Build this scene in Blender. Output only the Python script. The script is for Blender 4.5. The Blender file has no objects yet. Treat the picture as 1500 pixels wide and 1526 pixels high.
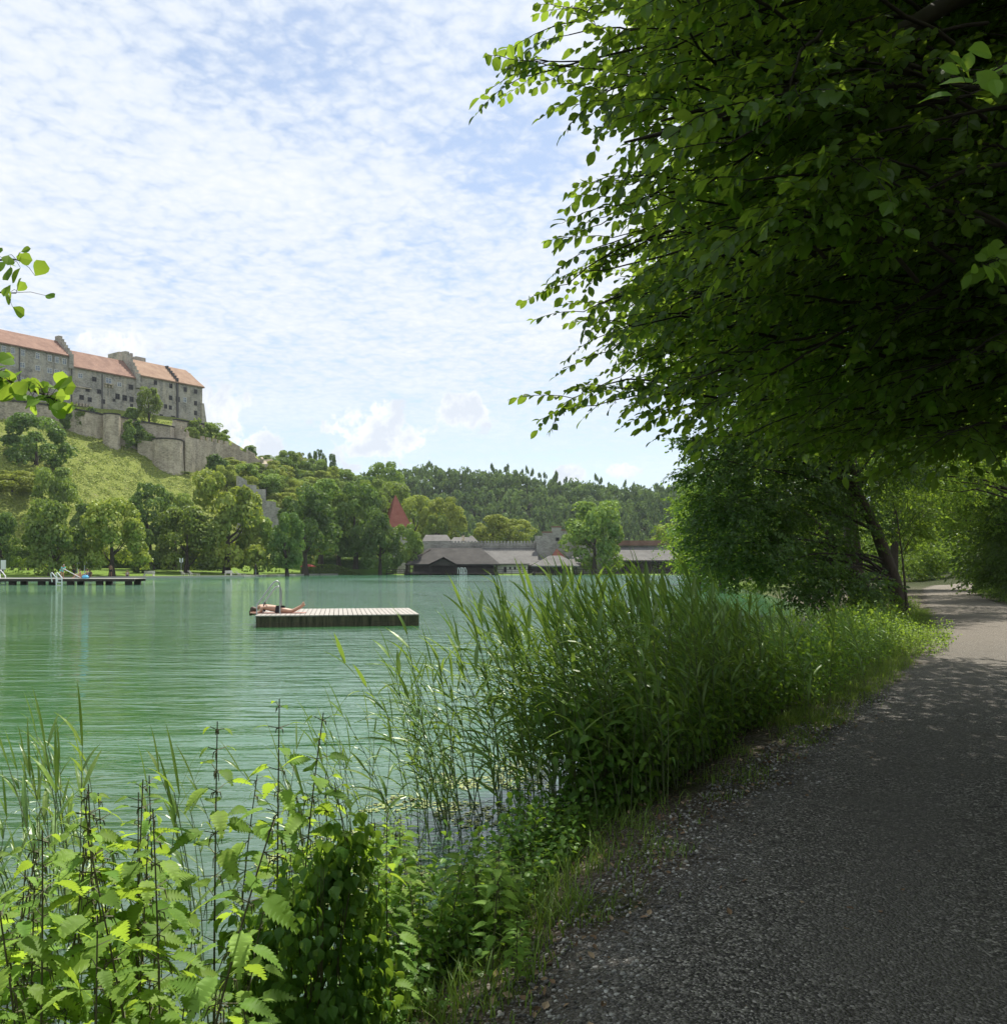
import bpy, math, random
import numpy as np
from mathutils import Vector, Matrix
SC = bpy.context.scene
COL = SC.collection
F = 1350.0; HY = 845.0; CZ = 1.6           # focal length in photo pixels, horizon row, eye height
rng = np.random.default_rng(7)
random.seed(7)

def P(px, py, Y):
    return np.array([(px-750.0)*Y/F, Y, CZ+(HY-py)*Y/F])
def XY(px, Y): return ((px-750.0)*Y/F, Y)

# ------------------------------------------------------------------ objects
def link(o, parent=None):
    COL.objects.link(o)
    if parent is not None: o.parent = parent
    return o
def tag(o, label=None, cat=None, group=None, kind=None):
    if label: o['label'] = label
    if cat: o['category'] = cat
    if group: o['group'] = group
    if kind: o['kind'] = kind
    return o
def empty(name, loc=(0,0,0), rz=0, label=None, cat=None, group=None):
    o = bpy.data.objects.new(name, None)
    o.location = loc; o.rotation_euler = (0,0,rz); o.empty_display_size = .2
    link(o); tag(o, label, cat, group)
    return o

class Acc:
    """collects triangles / quads with a per-vertex tint value and a material slot"""
    def __init__(s): s.v=[]; s.f3=[]; s.f4=[]; s.m3=[]; s.m4=[]; s.t=[]; s.n=0
    def add(s, v, f, tint=0.5, mi=0):
        v = np.asarray(v, float).reshape(-1,3); f = np.asarray(f, np.int64)
        s.v.append(v)
        s.t.append(np.broadcast_to(np.asarray(tint, float), (len(v),)).copy())
        if f.size:
            if f.shape[1]==3: s.f3.append(f+s.n); s.m3.append(np.full(len(f), mi))
            else: s.f4.append(f+s.n); s.m4.append(np.full(len(f), mi))
        s.n += len(v)
    def box(s, x0,x1,y0,y1,z0,z1, M=None, tint=.5, mi=0):
        v = np.array([[x,y,z] for z in (z0,z1) for y in (y0,y1) for x in (x0,x1)], float)
        f = [[0,2,3,1],[4,5,7,6],[0,1,5,4],[2,6,7,3],[0,4,6,2],[1,3,7,5]]
        if M is not None: v = v@M[0].T + M[1]
        s.add(v, f, tint, mi)
    def prism(s, pts, a, b, axis='y', M=None, tint=.5, mi=0):
        """polygon pts (2-D) extruded from a to b along axis"""
        n = len(pts); V=[]
        for c in (a,b):
            for (p,q) in pts:
                V.append({'x':(c,p,q),'y':(p,c,q),'z':(p,q,c)}[axis])
        V = np.array(V, float)
        if M is not None: V = V@M[0].T+M[1]
        s.add(V, [[i,(i+1)%n,n+(i+1)%n,n+i] for i in range(n)], tint, mi)
        # caps: fan from the centroid
        for k in (0,1):
            c = V[k*n:(k+1)*n].mean(0)
            s.add(np.vstack([V[k*n:(k+1)*n], c]), [[i,(i+1)%n,n] for i in range(n)], tint, mi)
    def tube(s, pts, rad, seg=6, tint=.5, mi=0, cap=True):
        pts = np.asarray(pts, float); n=len(pts)
        rad = np.broadcast_to(np.asarray(rad,float),(n,))
        d = np.gradient(pts, axis=0); d /= (np.linalg.norm(d,axis=1,keepdims=True)+1e-9)
        up = np.array([0.0,0,1]) if abs(d[0,2])<.9 else np.array([1.0,0,0])
        V=[]
        for i in range(n):
            a = np.cross(d[i], up); a/= np.linalg.norm(a)+1e-9
            b = np.cross(a, d[i]); up = b if True else up
            ang = np.arange(seg)*2*math.pi/seg
            V.append(pts[i]+rad[i]*(np.cos(ang)[:,None]*a+np.sin(ang)[:,None]*b))
            up = b
        V=np.vstack(V); f=[]
        for i in range(n-1):
            for k in range(seg):
                f.append([i*seg+k, i*seg+(k+1)%seg, (i+1)*seg+(k+1)%seg, (i+1)*seg+k])
        s.add(V,f,tint,mi)
        if cap:
            for i,o in ((0,0),(n-1,(n-1)*seg)):
                s.add(np.vstack([V[o:o+seg],pts[i]]), [[k,(k+1)%seg,seg] for k in range(seg)], tint, mi)
    def inst(s, tv, tf, R, L, tint=None, mi=0):
        """template tv,tf placed N times: R (N,3,3), L (N,3)"""
        N=len(L); k=len(tv)
        if N==0: return
        v = np.einsum('nij,kj->nki', R, tv)+L[:,None,:]
        f = (np.asarray(tf)[None,:,:]+(np.arange(N)*k)[:,None,None]).reshape(-1, np.asarray(tf).shape[1])
        t = np.repeat(tint if tint is not None else np.full(N,.5), k)
        s.add(v.reshape(-1,3), f, t, mi)
    def mesh(s, name, mats, smooth=False):
        me = bpy.data.meshes.new(name)
        V = np.vstack(s.v); nv=len(V)
        f4 = np.vstack(s.f4) if s.f4 else np.zeros((0,4),np.int64)
        f3 = np.vstack(s.f3) if s.f3 else np.zeros((0,3),np.int64)
        me.vertices.add(nv); me.vertices.foreach_set('co', V.astype(np.float32).ravel())
        nl = f4.size+f3.size; me.loops.add(nl)
        me.loops.foreach_set('vertex_index', np.concatenate([f4.ravel(), f3.ravel()]).astype(np.int32))
        npoly=len(f4)+len(f3); me.polygons.add(npoly)
        st = np.concatenate([np.arange(len(f4))*4, f4.size+np.arange(len(f3))*3]).astype(np.int32)
        me.polygons.foreach_set('loop_start', st)
        mi = np.concatenate([np.concatenate(s.m4) if s.m4 else [], np.concatenate(s.m3) if s.m3 else []]).astype(np.int32)
        me.polygons.foreach_set('material_index', mi)
        me.polygons.foreach_set('use_smooth', np.full(npoly, smooth))
        a = me.attributes.new('tint','FLOAT','POINT'); a.data.foreach_set('value', np.concatenate(s.t).astype(np.float32))
        me.update(calc_edges=True)
        for m in (mats if isinstance(mats,(list,tuple)) else [mats]): me.materials.append(m)
        return me
    def build(s, name, mats, parent=None, smooth=False, fixn=False):
        me = s.mesh(name, mats, smooth)
        o = bpy.data.objects.new(name, me)
        if fixn:
            import bmesh
            bm=bmesh.new(); bm.from_mesh(me); bmesh.ops.remove_doubles(bm, verts=bm.verts, dist=1e-4)
            bmesh.ops.recalc_face_normals(bm, faces=bm.faces); bm.to_mesh(me); bm.free()
        return link(o, parent)

def rots(az, tilt, roll, sc=None):
    """N rotation matrices: roll about own x, tilt (pitch of +x axis up), az about z; optional scale"""
    az=np.asarray(az,float); tilt=np.broadcast_to(tilt,az.shape); roll=np.broadcast_to(roll,az.shape)
    ca,sa,ct,st,cr,sr=np.cos(az),np.sin(az),np.cos(tilt),np.sin(tilt),np.cos(roll),np.sin(roll)
    z=np.zeros_like(az); o=np.ones_like(az)
    Rz=np.stack([np.stack([ca,-sa,z],-1),np.stack([sa,ca,z],-1),np.stack([z,z,o],-1)],-2)
    Ry=np.stack([np.stack([ct,z,-st],-1),np.stack([z,o,z],-1),np.stack([st,z,ct],-1)],-2)
    Rx=np.stack([np.stack([o,z,z],-1),np.stack([z,cr,-sr],-1),np.stack([z,sr,cr],-1)],-2)
    R=Rz@Ry@Rx
    if sc is not None: R=R*np.asarray(sc).reshape(-1,1,1)
    return R
def frames(nrm, spin):
    """N matrices whose local z is nrm, spun about it"""
    nrm=nrm/(np.linalg.norm(nrm,axis=1,keepdims=True)+1e-9)
    h=np.where(np.abs(nrm[:,2:3])<.9, np.array([[0,0,1.]]), np.array([[1.,0,0]]))
    a=np.cross(h,nrm); a/=np.linalg.norm(a,axis=1,keepdims=True)+1e-9
    b=np.cross(nrm,a); c=np.cos(spin)[:,None]; s=np.sin(spin)[:,None]
    return np.stack([a*c+b*s, -a*s+b*c, nrm],-1)

# ------------------------------------------------------------------ materials
class NT:
    def __init__(s, name):
        s.m=bpy.data.materials.new(name); s.m.use_nodes=True; s.nt=s.m.node_tree; s.nt.nodes.clear()
        s.out=s.nt.nodes.new('ShaderNodeOutputMaterial')
    def n(s, t, **kw):
        x=s.nt.nodes.new(t)
        for k,v in kw.items():
            if k in ('inp',):
                for i,val in v.items():
                    if isinstance(val, bpy.types.NodeSocket): s.nt.links.new(val, x.inputs[i])
                    else: x.inputs[i].default_value=val
            else: setattr(x,k,v)
        return x
    def l(s,a,b): s.nt.links.new(a,b)
    def noise(s, vec, scale, detail=4, rough=.55, dist=0, W=None):
        x=s.n('ShaderNodeTexNoise'); x.inputs['Scale'].default_value=scale; x.inputs['Detail'].default_value=detail
        x.inputs['Roughness'].default_value=rough; x.inputs['Distortion'].default_value=dist
        if vec is not None: s.l(vec,x.inputs['Vector'])
        return x
    def ramp(s, fac, stops, interp='LINEAR'):
        r=s.n('ShaderNodeValToRGB'); cr=r.color_ramp; cr.interpolation=interp
        while len(cr.elements)<len(stops): cr.elements.new(.5)
        for e,(p,c) in zip(cr.elements, stops):
            e.position=p; e.color=(c[0],c[1],c[2],1) if not isinstance(c,(int,float)) else (c,c,c,1)
        s.l(fac,r.inputs[0]); return r.outputs[0]
    def mix(s, fac, a, b, mode='MIX'):
        x=s.n('ShaderNodeMix'); x.data_type='RGBA'; x.blend_type=mode
        for sock,val in ((x.inputs[0],fac),(x.inputs[6],a),(x.inputs[7],b)):
            if isinstance(val, bpy.types.NodeSocket): s.l(val,sock)
            elif isinstance(val,(int,float)): sock.default_value=val if sock==x.inputs[0] else (val,val,val,1)
            else: sock.default_value=(*val,1)
        return x.outputs[2]
    def math(s, op, a, b=0, c=0, clamp=False):
        x=s.n('ShaderNodeMath'); x.operation=op; x.use_clamp=clamp
        for sock,val in zip(x.inputs,(a,b,c)):
            if isinstance(val, bpy.types.NodeSocket): s.l(val,sock)
            else: sock.default_value=val
        return x.outputs[0]
    def maprange(s, v, a,b,c=0,d=1, smooth=False):
        x=s.n('ShaderNodeMapRange'); x.clamp=True
        if smooth: x.interpolation_type='SMOOTHSTEP'
        s.l(v,x.inputs[0])
        for i,val in zip((1,2,3,4),(a,b,c,d)): x.inputs[i].default_value=val
        return x.outputs[0]
    def bump(s, h, strength=.5, dist=.1, normal=None):
        x=s.n('ShaderNodeBump'); x.inputs['Strength'].default_value=strength; x.inputs['Distance'].default_value=dist
        s.l(h,x.inputs['Height'])
        if normal is not None: s.l(normal,x.inputs['Normal'])
        return x.outputs[0]
    def principled(s, color, rough=.8, normal=None, spec=.5, metal=0.0):
        b=s.n('ShaderNodeBsdfPrincipled')
        if isinstance(color, bpy.types.NodeSocket): s.l(color,b.inputs['Base Color'])
        else: b.inputs['Base Color'].default_value=(*color,1)
        if isinstance(rough, bpy.types.NodeSocket): s.l(rough,b.inputs['Roughness'])
        else: b.inputs['Roughness'].default_value=rough
        b.inputs['Specular IOR Level'].default_value=spec
        b.inputs['Metallic'].default_value=metal
        if normal is not None: s.l(normal,b.inputs['Normal'])
        s.l(b.outputs[0],s.out.inputs[0]); return b
    def pos(s): return s.n('ShaderNodeNewGeometry').outputs['Position']
    def objc(s): return s.n('ShaderNodeTexCoord').outputs['Object']
    def attr(s,name='tint'):
        a=s.n('ShaderNodeAttribute'); a.attribute_name=name; return a.outputs['Fac']
    def mapv(s, vec, scale=(1,1,1), rot=(0,0,0), loc=(0,0,0)):
        x=s.n('ShaderNodeMapping'); s.l(vec,x.inputs[0]); x.inputs['Scale'].default_value=scale
        x.inputs['Rotation'].default_value=rot; x.inputs['Location'].default_value=loc; return x.outputs[0]

def flat(name, color, rough=.7, var=.12, scale=3.0, spec=.4, metal=0):
    m=NT(name); nz=m.noise(m.objc(), scale, 5, .6).outputs[0]
    c=m.mix(nz, tuple(x*(1-var) for x in color), tuple(min(1,x*(1+var)) for x in color))
    m.principled(c, rough, None, spec, metal); return m.m

def leafmat(name, dark, light, trans, tw=.5, gloss=.05, rough=.4, rnd=.25, nscale=None):
    """real leaf: diffuse + translucent + thin gloss; hue varies by leaf (tint attribute) and by object"""
    m=NT(name); t=m.attr()
    if nscale:
        nz=m.noise(m.objc(), nscale, 3, .6).outputs[0]
        t=m.math('ADD', m.math('MULTIPLY',t,.6), m.math('MULTIPLY',m.maprange(nz,.3,.7),.4))
    col=m.mix(t, dark, light)
    oi=m.n('ShaderNodeObjectInfo').outputs['Random']
    hs=m.n('ShaderNodeHueSaturation'); m.l(col,hs.inputs['Color'])
    hs.inputs['Saturation'].default_value=1.0
    m.l(m.maprange(oi,0,1,.5-.02*rnd/.25,.5+.012*rnd/.25),hs.inputs['Hue']); m.l(m.maprange(oi,0,1,1-rnd,1+rnd),hs.inputs['Value'])
    d=m.n('ShaderNodeBsdfDiffuse'); m.l(hs.outputs[0],d.inputs[0])
    tr=m.n('ShaderNodeBsdfTranslucent')
    tc=m.mix(t, tuple(x*.65 for x in trans), trans); m.l(tc,tr.inputs[0])
    mx=m.n('ShaderNodeMixShader'); mx.inputs[0].default_value=tw; m.l(d.outputs[0],mx.inputs[1]); m.l(tr.outputs[0],mx.inputs[2])
    g=m.n('ShaderNodeBsdfGlossy'); g.inputs['Roughness'].default_value=rough; g.inputs[0].default_value=(.9,.95,.9,1)
    m2=m.n('ShaderNodeMixShader'); m2.inputs[0].default_value=gloss; m.l(mx.outputs[0],m2.inputs[1]); m.l(g.outputs[0],m2.inputs[2])
    m.l(m2.outputs[0],m.out.inputs[0]); return m.m

# ------------------------------------------------------------------ camera
cam=bpy.data.cameras.new('camera'); co=bpy.data.objects.new('camera',cam); COL.objects.link(co)
co.location=(0,0,CZ); co.rotation_euler=(math.pi/2,0,0)
cam.sensor_fit='HORIZONTAL'; cam.sensor_width=36; cam.lens=36*F/1500
cam.shift_y=(HY-763)/1500.0; cam.clip_start=.05; cam.clip_end=9000
SC.camera=co
vs=SC.view_settings; vs.view_transform='Standard'; vs.look='None'; vs.exposure=0.60; vs.gamma=1; vs.use_curve_mapping=False
SC.cycles.use_denoising=True
SC.cycles.max_bounces=7; SC.cycles.diffuse_bounces=4; SC.cycles.glossy_bounces=3
SC.cycles.transmission_bounces=4; SC.cycles.transparent_max_bounces=4; SC.cycles.volume_bounces=0
SC.cycles.sample_clamp_indirect=6; SC.cycles.caustics_reflective=False; SC.cycles.caustics_refractive=False

# ------------------------------------------------------------------ sun + sky
SUN_AZ=math.radians(17); SUN_EL=math.radians(59)   # azimuth measured from +Y towards +X
sd=Vector((math.sin(SUN_AZ)*math.cos(SUN_EL), math.cos(SUN_AZ)*math.cos(SUN_EL), math.sin(SUN_EL)))
sl=bpy.data.lights.new('sun','SUN'); sl.energy=5.0; sl.angle=math.radians(.5); sl.color=(1,.94,.84)
so=bpy.data.objects.new('sun',sl); COL.objects.link(so); so.rotation_euler=sd.to_track_quat('Z','Y').to_euler(); so.location=(0,0,60)

W=bpy.data.worlds.new('World'); SC.world=W; W.use_nodes=True
w=NT.__new__(NT); w.nt=W.node_tree; w.nt.nodes.clear(); w.out=w.nt.nodes.new('ShaderNodeOutputWorld')
bg=w.n('ShaderNodeBackground'); bg.inputs[1].default_value=.1
sky=w.n('ShaderNodeTexSky'); sky.sky_type='NISHITA'; sky.sun_disc=False; sky.sun_elevation=SUN_EL; sky.sun_rotation=SUN_AZ
sky.altitude=400; sky.air_density=1.0; sky.dust_density=.6; sky.ozone_density=1.5
d=w.n('ShaderNodeTexCoord').outputs['Generated']
sp=w.n('ShaderNodeSeparateXYZ'); w.l(d,sp.inputs[0]); dx,dy,dz=sp.outputs
zc=w.math('ADD', w.math('MAXIMUM',dz,0.0), .07)
u=w.math('DIVIDE',dx,zc); v=w.math('DIVIDE',dy,zc)
cb=w.n('ShaderNodeCombineXYZ'); w.l(u,cb.inputs[0]); w.l(v,cb.inputs[1]); pl=cb.outputs[0]
# altocumulus sheet: broad cover, ragged puffs
pls=w.mapv(pl,(1,1.0,1),(0,0,.35))
W.cycles.sampling_method='MANUAL'; W.cycles.sample_map_resolution=256
def noise2(*a):
    x=w.noise(*a); x.noise_dimensions='2D'; return x
big=noise2(w.mapv(pl,(1,1,1),(0,0,.3),(3.5,1.4,0)),1.5,5,.55,.3).outputs[0]
mid=noise2(pls,10,5,.6,.5).outputs[0]
wv=w.n('ShaderNodeTexVoronoi'); wv.voronoi_dimensions='2D'; wv.feature='F1'; wv.inputs['Scale'].default_value=23; wv.inputs['Randomness'].default_value=1
dn=noise2(pls,14,3,.6).outputs['Color']
va=w.n('ShaderNodeVectorMath'); va.operation='MULTIPLY_ADD'; w.l(dn,va.inputs[0]); va.inputs[1].default_value=(.09,.09,0); w.l(pls,va.inputs[2])
w.l(va.outputs[0],wv.inputs['Vector'])
fine=noise2(pls,45,4,.65).outputs[0]
cells=w.math('SUBTRACT',1.0,w.math('MULTIPLY',wv.outputs['Distance'],1.15))
t1=w.math('ADD',w.math('MULTIPLY',big,1.15),w.math('MULTIPLY',mid,.80))
t2=w.math('ADD',w.math('MULTIPLY',cells,.42),w.math('MULTIPLY',fine,.25))
dens=w.math('ADD',t1,t2)
def gauss(px,py,rx,ry,amt):
    zz_=(HY-py)/F/math.sqrt(1+((px-750)/F)**2+((HY-py)/F)**2)+.07; k_=math.sqrt(1+((px-750)/F)**2+((HY-py)/F)**2)
    uu=(px-750)/F/k_/zz_; vv=1/k_/zz_; su=rx/F/zz_; sv=ry/F/(zz_**2)*.9
    q=w.math('ADD',w.math('POWER',w.math('ABSOLUTE',w.math('DIVIDE',w.math('SUBTRACT',u,uu),su)),2),w.math('POWER',w.math('ABSOLUTE',w.math('DIVIDE',w.math('SUBTRACT',v,vv),sv)),2))
    return w.math('MULTIPLY',w.math('EXPONENT',w.math('MULTIPLY',q,-1.0)),amt)
hole=w.math('ADD',gauss(390,70,130,80,.30),w.math('ADD',gauss(770,240,120,90,.34),gauss(470,230,110,40,.16)))
dens=w.math('SUBTRACT',dens,hole)
cover=w.maprange(dens,.72,1.36,0,1,True)
# fewer puffs right down at the horizon
lowf=w.maprange(dz,.10,.24,0,1,True)
cover=w.math('MULTIPLY',cover,w.math('MULTIPLY_ADD',lowf,.60,.36))
haze_h=w.maprange(dz,-.02,.22,.28,.18)
skyc=w.mix(w.math('ADD',haze_h,.16),sky.outputs[0],(5.4,6.1,7.1))
shade=w.maprange(dens,1.25,1.75,0,1)
cc=w.mix(shade,(5.5,6.0,6.7),(6.5,6.7,7.0))
col=w.mix(cover,skyc,cc)
# cumulus heads low over the hills: centres given as (x/y, z/y) of the direction
dyp=w.math('MAXIMUM',dy,.05)
a=w.math('DIVIDE',dx,dyp); b=w.math('DIVIDE',dz,dyp)
cab=w.n('ShaderNodeCombineXYZ'); w.l(a,cab.inputs[0]); w.l(b,cab.inputs[1])
cn=noise2(cab.outputs[0],20,6,.62,.15).outputs[0]; cn2=noise2(cab.outputs[0],70,3,.6).outputs[0]
tot=None
for (px,py,rx,ry) in [(180,520,48,48),(340,625,52,52),(375,660,45,35),(300,600,25,28),(545,645,70,48),(510,630,35,30),(565,610,28,20),(690,612,52,30),(700,598,24,18),(850,705,26,14),(925,700,35,14),(610,660,60,30),(130,505,18,22)]:
    ca_=(px-750)/F; cb_=(HY-py)/F
    q=w.math('ADD',w.math('POWER',w.math('ABSOLUTE',w.math('MULTIPLY',w.math('SUBTRACT',a,ca_),F/rx)),2),
                  w.math('POWER',w.math('ABSOLUTE',w.math('MULTIPLY',w.math('SUBTRACT',b,cb_),F/ry)),2))
    g_=w.math('SUBTRACT',1.0,q)
    tot=g_ if tot is None else w.math('MAXIMUM',tot,g_)
tot=w.math('MAXIMUM',tot,-1.5)
cd=w.math('ADD',w.math('MULTIPLY',tot,.55),w.math('ADD',w.math('MULTIPLY',w.math('SUBTRACT',cn,.5),3.4),w.math('MULTIPLY',w.math('SUBTRACT',cn2,.5),.7)))
cm=w.maprange(cd,.0,.42,0,.95,True)
cm=w.math('MULTIPLY',cm,w.math('GREATER_THAN',dy,.1))
cmc=w.mix(w.maprange(cn,.42,.62),(7.3,7.4,7.5),(5.3,5.7,6.3))
col=w.mix(cm,col,cmc)
w.l(col,bg.inputs[0]); w.l(bg.outputs[0],w.out.inputs[0])
# ------------------------------------------------------------------ terrain
LAKE=np.array([(-8,-22),(-3.0,-4),(-1.75,.8),(-1.05,2.6),(-.35,4.2),(.25,6.2),(1.3,8.6),(3.0,11.5),(5.4,16),(8.3,23),(11.2,30),(13.5,40),(17,60),(21,85),(29,130),(44,188),(38,207),(-22,207),(-30,226),(-43,197),(-47,163),(-71,129),(-150,92),(-260,60),(-260,-60),(-60,-60)],float)
def lake_sd(X,Y):
    """signed distance to the lake outline, positive on land"""
    X=np.asarray(X,float); Y=np.asarray(Y,float)
    best=np.full(X.shape,1e9); ins=np.zeros(X.shape,bool); n=len(LAKE)
    for i in range(n):
        ax,ay=LAKE[i]; bx,by=LAKE[(i+1)%n]; ex,ey=bx-ax,by-ay
        t=np.clip(((X-ax)*ex+(Y-ay)*ey)/(ex*ex+ey*ey),0,1)
        best=np.minimum(best,np.hypot(X-ax-t*ex,Y-ay-t*ey))
        c=((ay>Y)!=(by>Y))&(X<(bx-ax)*(Y-ay)/(by-ay+1e-12)+ax); ins^=c
    return np.where(ins,-best,best)
O=np.array([-127.8,230.0]); U=np.array([.581,.814]); N_=np.array([.814,-.581])   # castle row: start, along, outwards
def sstep(a,b,x): t=np.clip((x-a)/(b-a),0,1); return t*t*(3-2*t)
_ph=rng.uniform(0,6.28,(12,3)); _fr=rng.uniform(-1,1,(12,2))
def wob(X,Y,scale):
    r=0
    for k in range(12): r=r+np.sin(X*_fr[k,0]*scale+Y*_fr[k,1]*scale+_ph[k,0])
    return r/12
def height(X,Y):
    X=np.asarray(X,float); Y=np.asarray(Y,float)
    sdv=lake_sd(X,Y)
    h=np.where(sdv>0, -.22+.24*sstep(0,1.1,sdv), -.22+np.maximum(sdv*.45,-2.0))
    s=(X-O[0])*U[0]+(Y-O[1])*U[1]; dd=(X-O[0])*N_[0]+(Y-O[1])*N_[1]
    H=np.interp(s,[-200,-40,0,60,66,86,130,165,200,260],[30,44,44.5,45,42,34.5,28.5,14,4,0])
    front=H-.66*np.maximum(dd,0)
    back=H-.45*np.maximum(-dd-22,0)
    hill=np.minimum(front,back)+wob(X,Y,.12)*1.6
    hill=np.where(hill>0,hill,0)
    hill=hill*sstep(0,9,sdv)
    # wooded hill behind the far shore
    top=np.interp(X,[-400,-200,-110,-75,-40,0,60,120,300,600],[0,8,30,38,43,42,33,28,24,20])
    fh=top*sstep(390,505,Y+.05*X)+wob(X,Y,.03)*3*sstep(390,480,Y)
    fh2=np.interp(X,[-300,0,60,300,900],[0,10,52,60,60])*sstep(620,800,Y)
    h2=np.maximum(fh,fh2)
    # right bank rises gently away from the lake
    xr=np.interp(Y,[0,20,60,200],[6,16,32,70])
    rb=np.clip((X-xr-2)*.12,0,5)*(Y<300)
    lawn=np.clip((sdv-1.6)*.055,0,1.5)*(Y>95)*sstep(-28,-42,X)
    near=(np.hypot(X,Y)<40)*(sdv>0)*wob(X*6,Y*6,1.0)*.012
    return h+lawn+hill+np.maximum(h2,0)+rb*sstep(0,10,sdv)+near
def hit(px,py,Y0=60,Y1=700):
    Ys=np.arange(Y0,Y1,.5); Xs=(px-750)*Ys/F; Zs=CZ+(HY-py)*Ys/F
    k=np.where(height(Xs,Ys)>=Zs)[0]
    i=k[0] if len(k) else len(Ys)-1
    return np.array([Xs[i],Ys[i],Zs[i]])

def spaced(a,b,segs):
    out=[a]
    for (lim,st) in segs:
        while out[-1]+st<lim: out.append(out[-1]+st)
    out.append(b); return np.array(out)
xs=spaced(-900,1000,[(-300,60),(-175,6),(-30,2.2),(-6,.8),(14,.16),(45,1.0),(120,3),(400,10),(900,60)])
ys=spaced(-60,1400,[(-8,4),(24,.16),(60,.8),(320,2.2),(620,6),(1000,20),(1350,60)])
GX,GY=np.meshgrid(xs,ys); GZ=height(GX,GY)
nx,ny=len(xs),len(ys); idx=np.arange(nx*ny).reshape(ny,nx)
a_=Acc(); a_.add(np.stack([GX.ravel(),GY.ravel(),GZ.ravel()],1), np.stack([idx[:-1,:-1].ravel(),idx[:-1,1:].ravel(),idx[1:,1:].ravel(),idx[1:,:-1].ravel()],1))
m=NT('ground soil and grass'); p=m.pos()
spz=m.n('ShaderNodeSeparateXYZ'); m.l(p,spz.inputs[0])
n1=m.noise(p,1.3,6,.6).outputs[0]; n2=m.noise(p,38,5,.65).outputs[0]; n3=m.noise(p,.16,6,.65).outputs[0]; n4=m.noise(p,1.1,5,.7).outputs[0]
soil=m.mix(n2,(.035,.027,.019),(.13,.105,.078))
vr=m.n('ShaderNodeTexVoronoi'); vr.inputs['Scale'].default_value=60; m.l(p,vr.inputs['Vector'])
soil=m.mix(m.maprange(vr.outputs['Color'],.62,.8),soil,(.20,.185,.16))
moss=m.mix(n2,(.04,.05,.015),(.08,.09,.03))
near=m.mix(m.maprange(n1,.5,.66),soil,moss)
n5=m.noise(p,2.6,4,.7).outputs[0]
g1=m.mix(m.maprange(n5,.38,.62),(.11,.16,.026),(.33,.37,.08))
g2=m.mix(m.maprange(n3,.35,.65,0,.55),g1,(.30,.36,.065))
g3=m.mix(m.maprange(m.noise(p,.42,6,.75).outputs[0],.57,.68,0,.8),g2,(.30,.27,.15))
g3=m.mix(m.maprange(m.noise(p,.28,6,.75).outputs[0],.60,.70,0,.8),g3,(.05,.085,.02))
lawn=m.mix(n1,(.15,.27,.03),(.25,.37,.06))
hillf=m.maprange(spz.outputs[2],1.0,3.5)
far=m.mix(hillf,lawn,g3)
wood=m.mix(n4,(.02,.03,.01),(.045,.055,.02))
far=m.mix(m.maprange(spz.outputs[1],350,400),far,wood)
far=m.mix(m.maprange(m.math('SUBTRACT',spz.outputs[0],m.math('MULTIPLY',spz.outputs[1],.12)),10,16),far,m.mix(n2,(.03,.04,.012),(.06,.075,.02)))
c=m.mix(m.maprange(spz.outputs[1],50,80),near,far)
hb=m.math('ADD',m.math('MULTIPLY',n2,.02),m.math('MULTIPLY',vr.outputs['Distance'],.01))
hb2=m.math('MULTIPLY',m.math('ADD',n4,n5),m.maprange(spz.outputs[1],60,100,0,1.1))
m.principled(c,.95,m.bump(m.math('ADD',hb,hb2),.9,1.0),.2)
MG=m.m
tag(a_.build('ground',MG,smooth=True),kind='structure')

# ------------------------------------------------------------------ lake water
m=NT('lake water'); p=m.pos()
sy=m.n('ShaderNodeSeparateXYZ'); m.l(p,sy.inputs[0])
w1=m.noise(m.mapv(p,(.42,1.45,1),(0,0,.10)),1.0,3,.55,.5).outputs[0]
w2=m.noise(m.mapv(p,(1.3,4.2,1),(0,0,-.12)),1.0,4,.6,.6).outputs[0]
w3=m.noise(m.mapv(p,(5,13,1),(0,0,.2)),1.0,3,.6).outputs[0]
patch=m.noise(m.mapv(p,(.03,.05,1)),1.0,3,.5).outputs[0]
amp=m.math('MULTIPLY_ADD',m.maprange(sy.outputs[1],8,60),.9,.55)
hh=m.math('ADD',m.math('MULTIPLY',w1,.088),m.math('ADD',m.math('MULTIPLY',m.math('MULTIPLY',w2,amp),.052),m.math('MULTIPLY',m.math('MULTIPLY',w3,amp),.004)))
hh=m.math('MULTIPLY',hh,m.maprange(patch,.32,.66,.35,1.6))
deep=m.mix(m.maprange(m.noise(m.mapv(p,(.05,.09,1)),1.0,4,.5).outputs[0],.35,.65),(.030,.108,.036),(.043,.130,.052))
deep=m.mix(m.maprange(sy.outputs[1],40,130),deep,(.055,.165,.095))
deep=m.mix(m.maprange(sy.outputs[1],3,9),(.05,.085,.055),deep)
b=m.principled(deep,.035,m.bump(hh,1.0,1.0),.5); b.inputs['IOR'].default_value=1.48
MW=m.m
a_=Acc(); xw=spaced(-300,60,[(-20,20),(30,2),(59,8)]); yw=spaced(-62,240,[(-6,8),(40,2),(238,12)])
GX2,GY2=np.meshgrid(xw,yw); ix=np.arange(GX2.size).reshape(GX2.shape)
a_.add(np.stack([GX2.ravel(),GY2.ravel(),np.full(GX2.size,-.2)],1), np.stack([ix[:-1,:-1].ravel(),ix[:-1,1:].ravel(),ix[1:,1:].ravel(),ix[1:,:-1].ravel()],1))
tag(a_.build('lake_water',MW,smooth=True),kind='structure')

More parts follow.
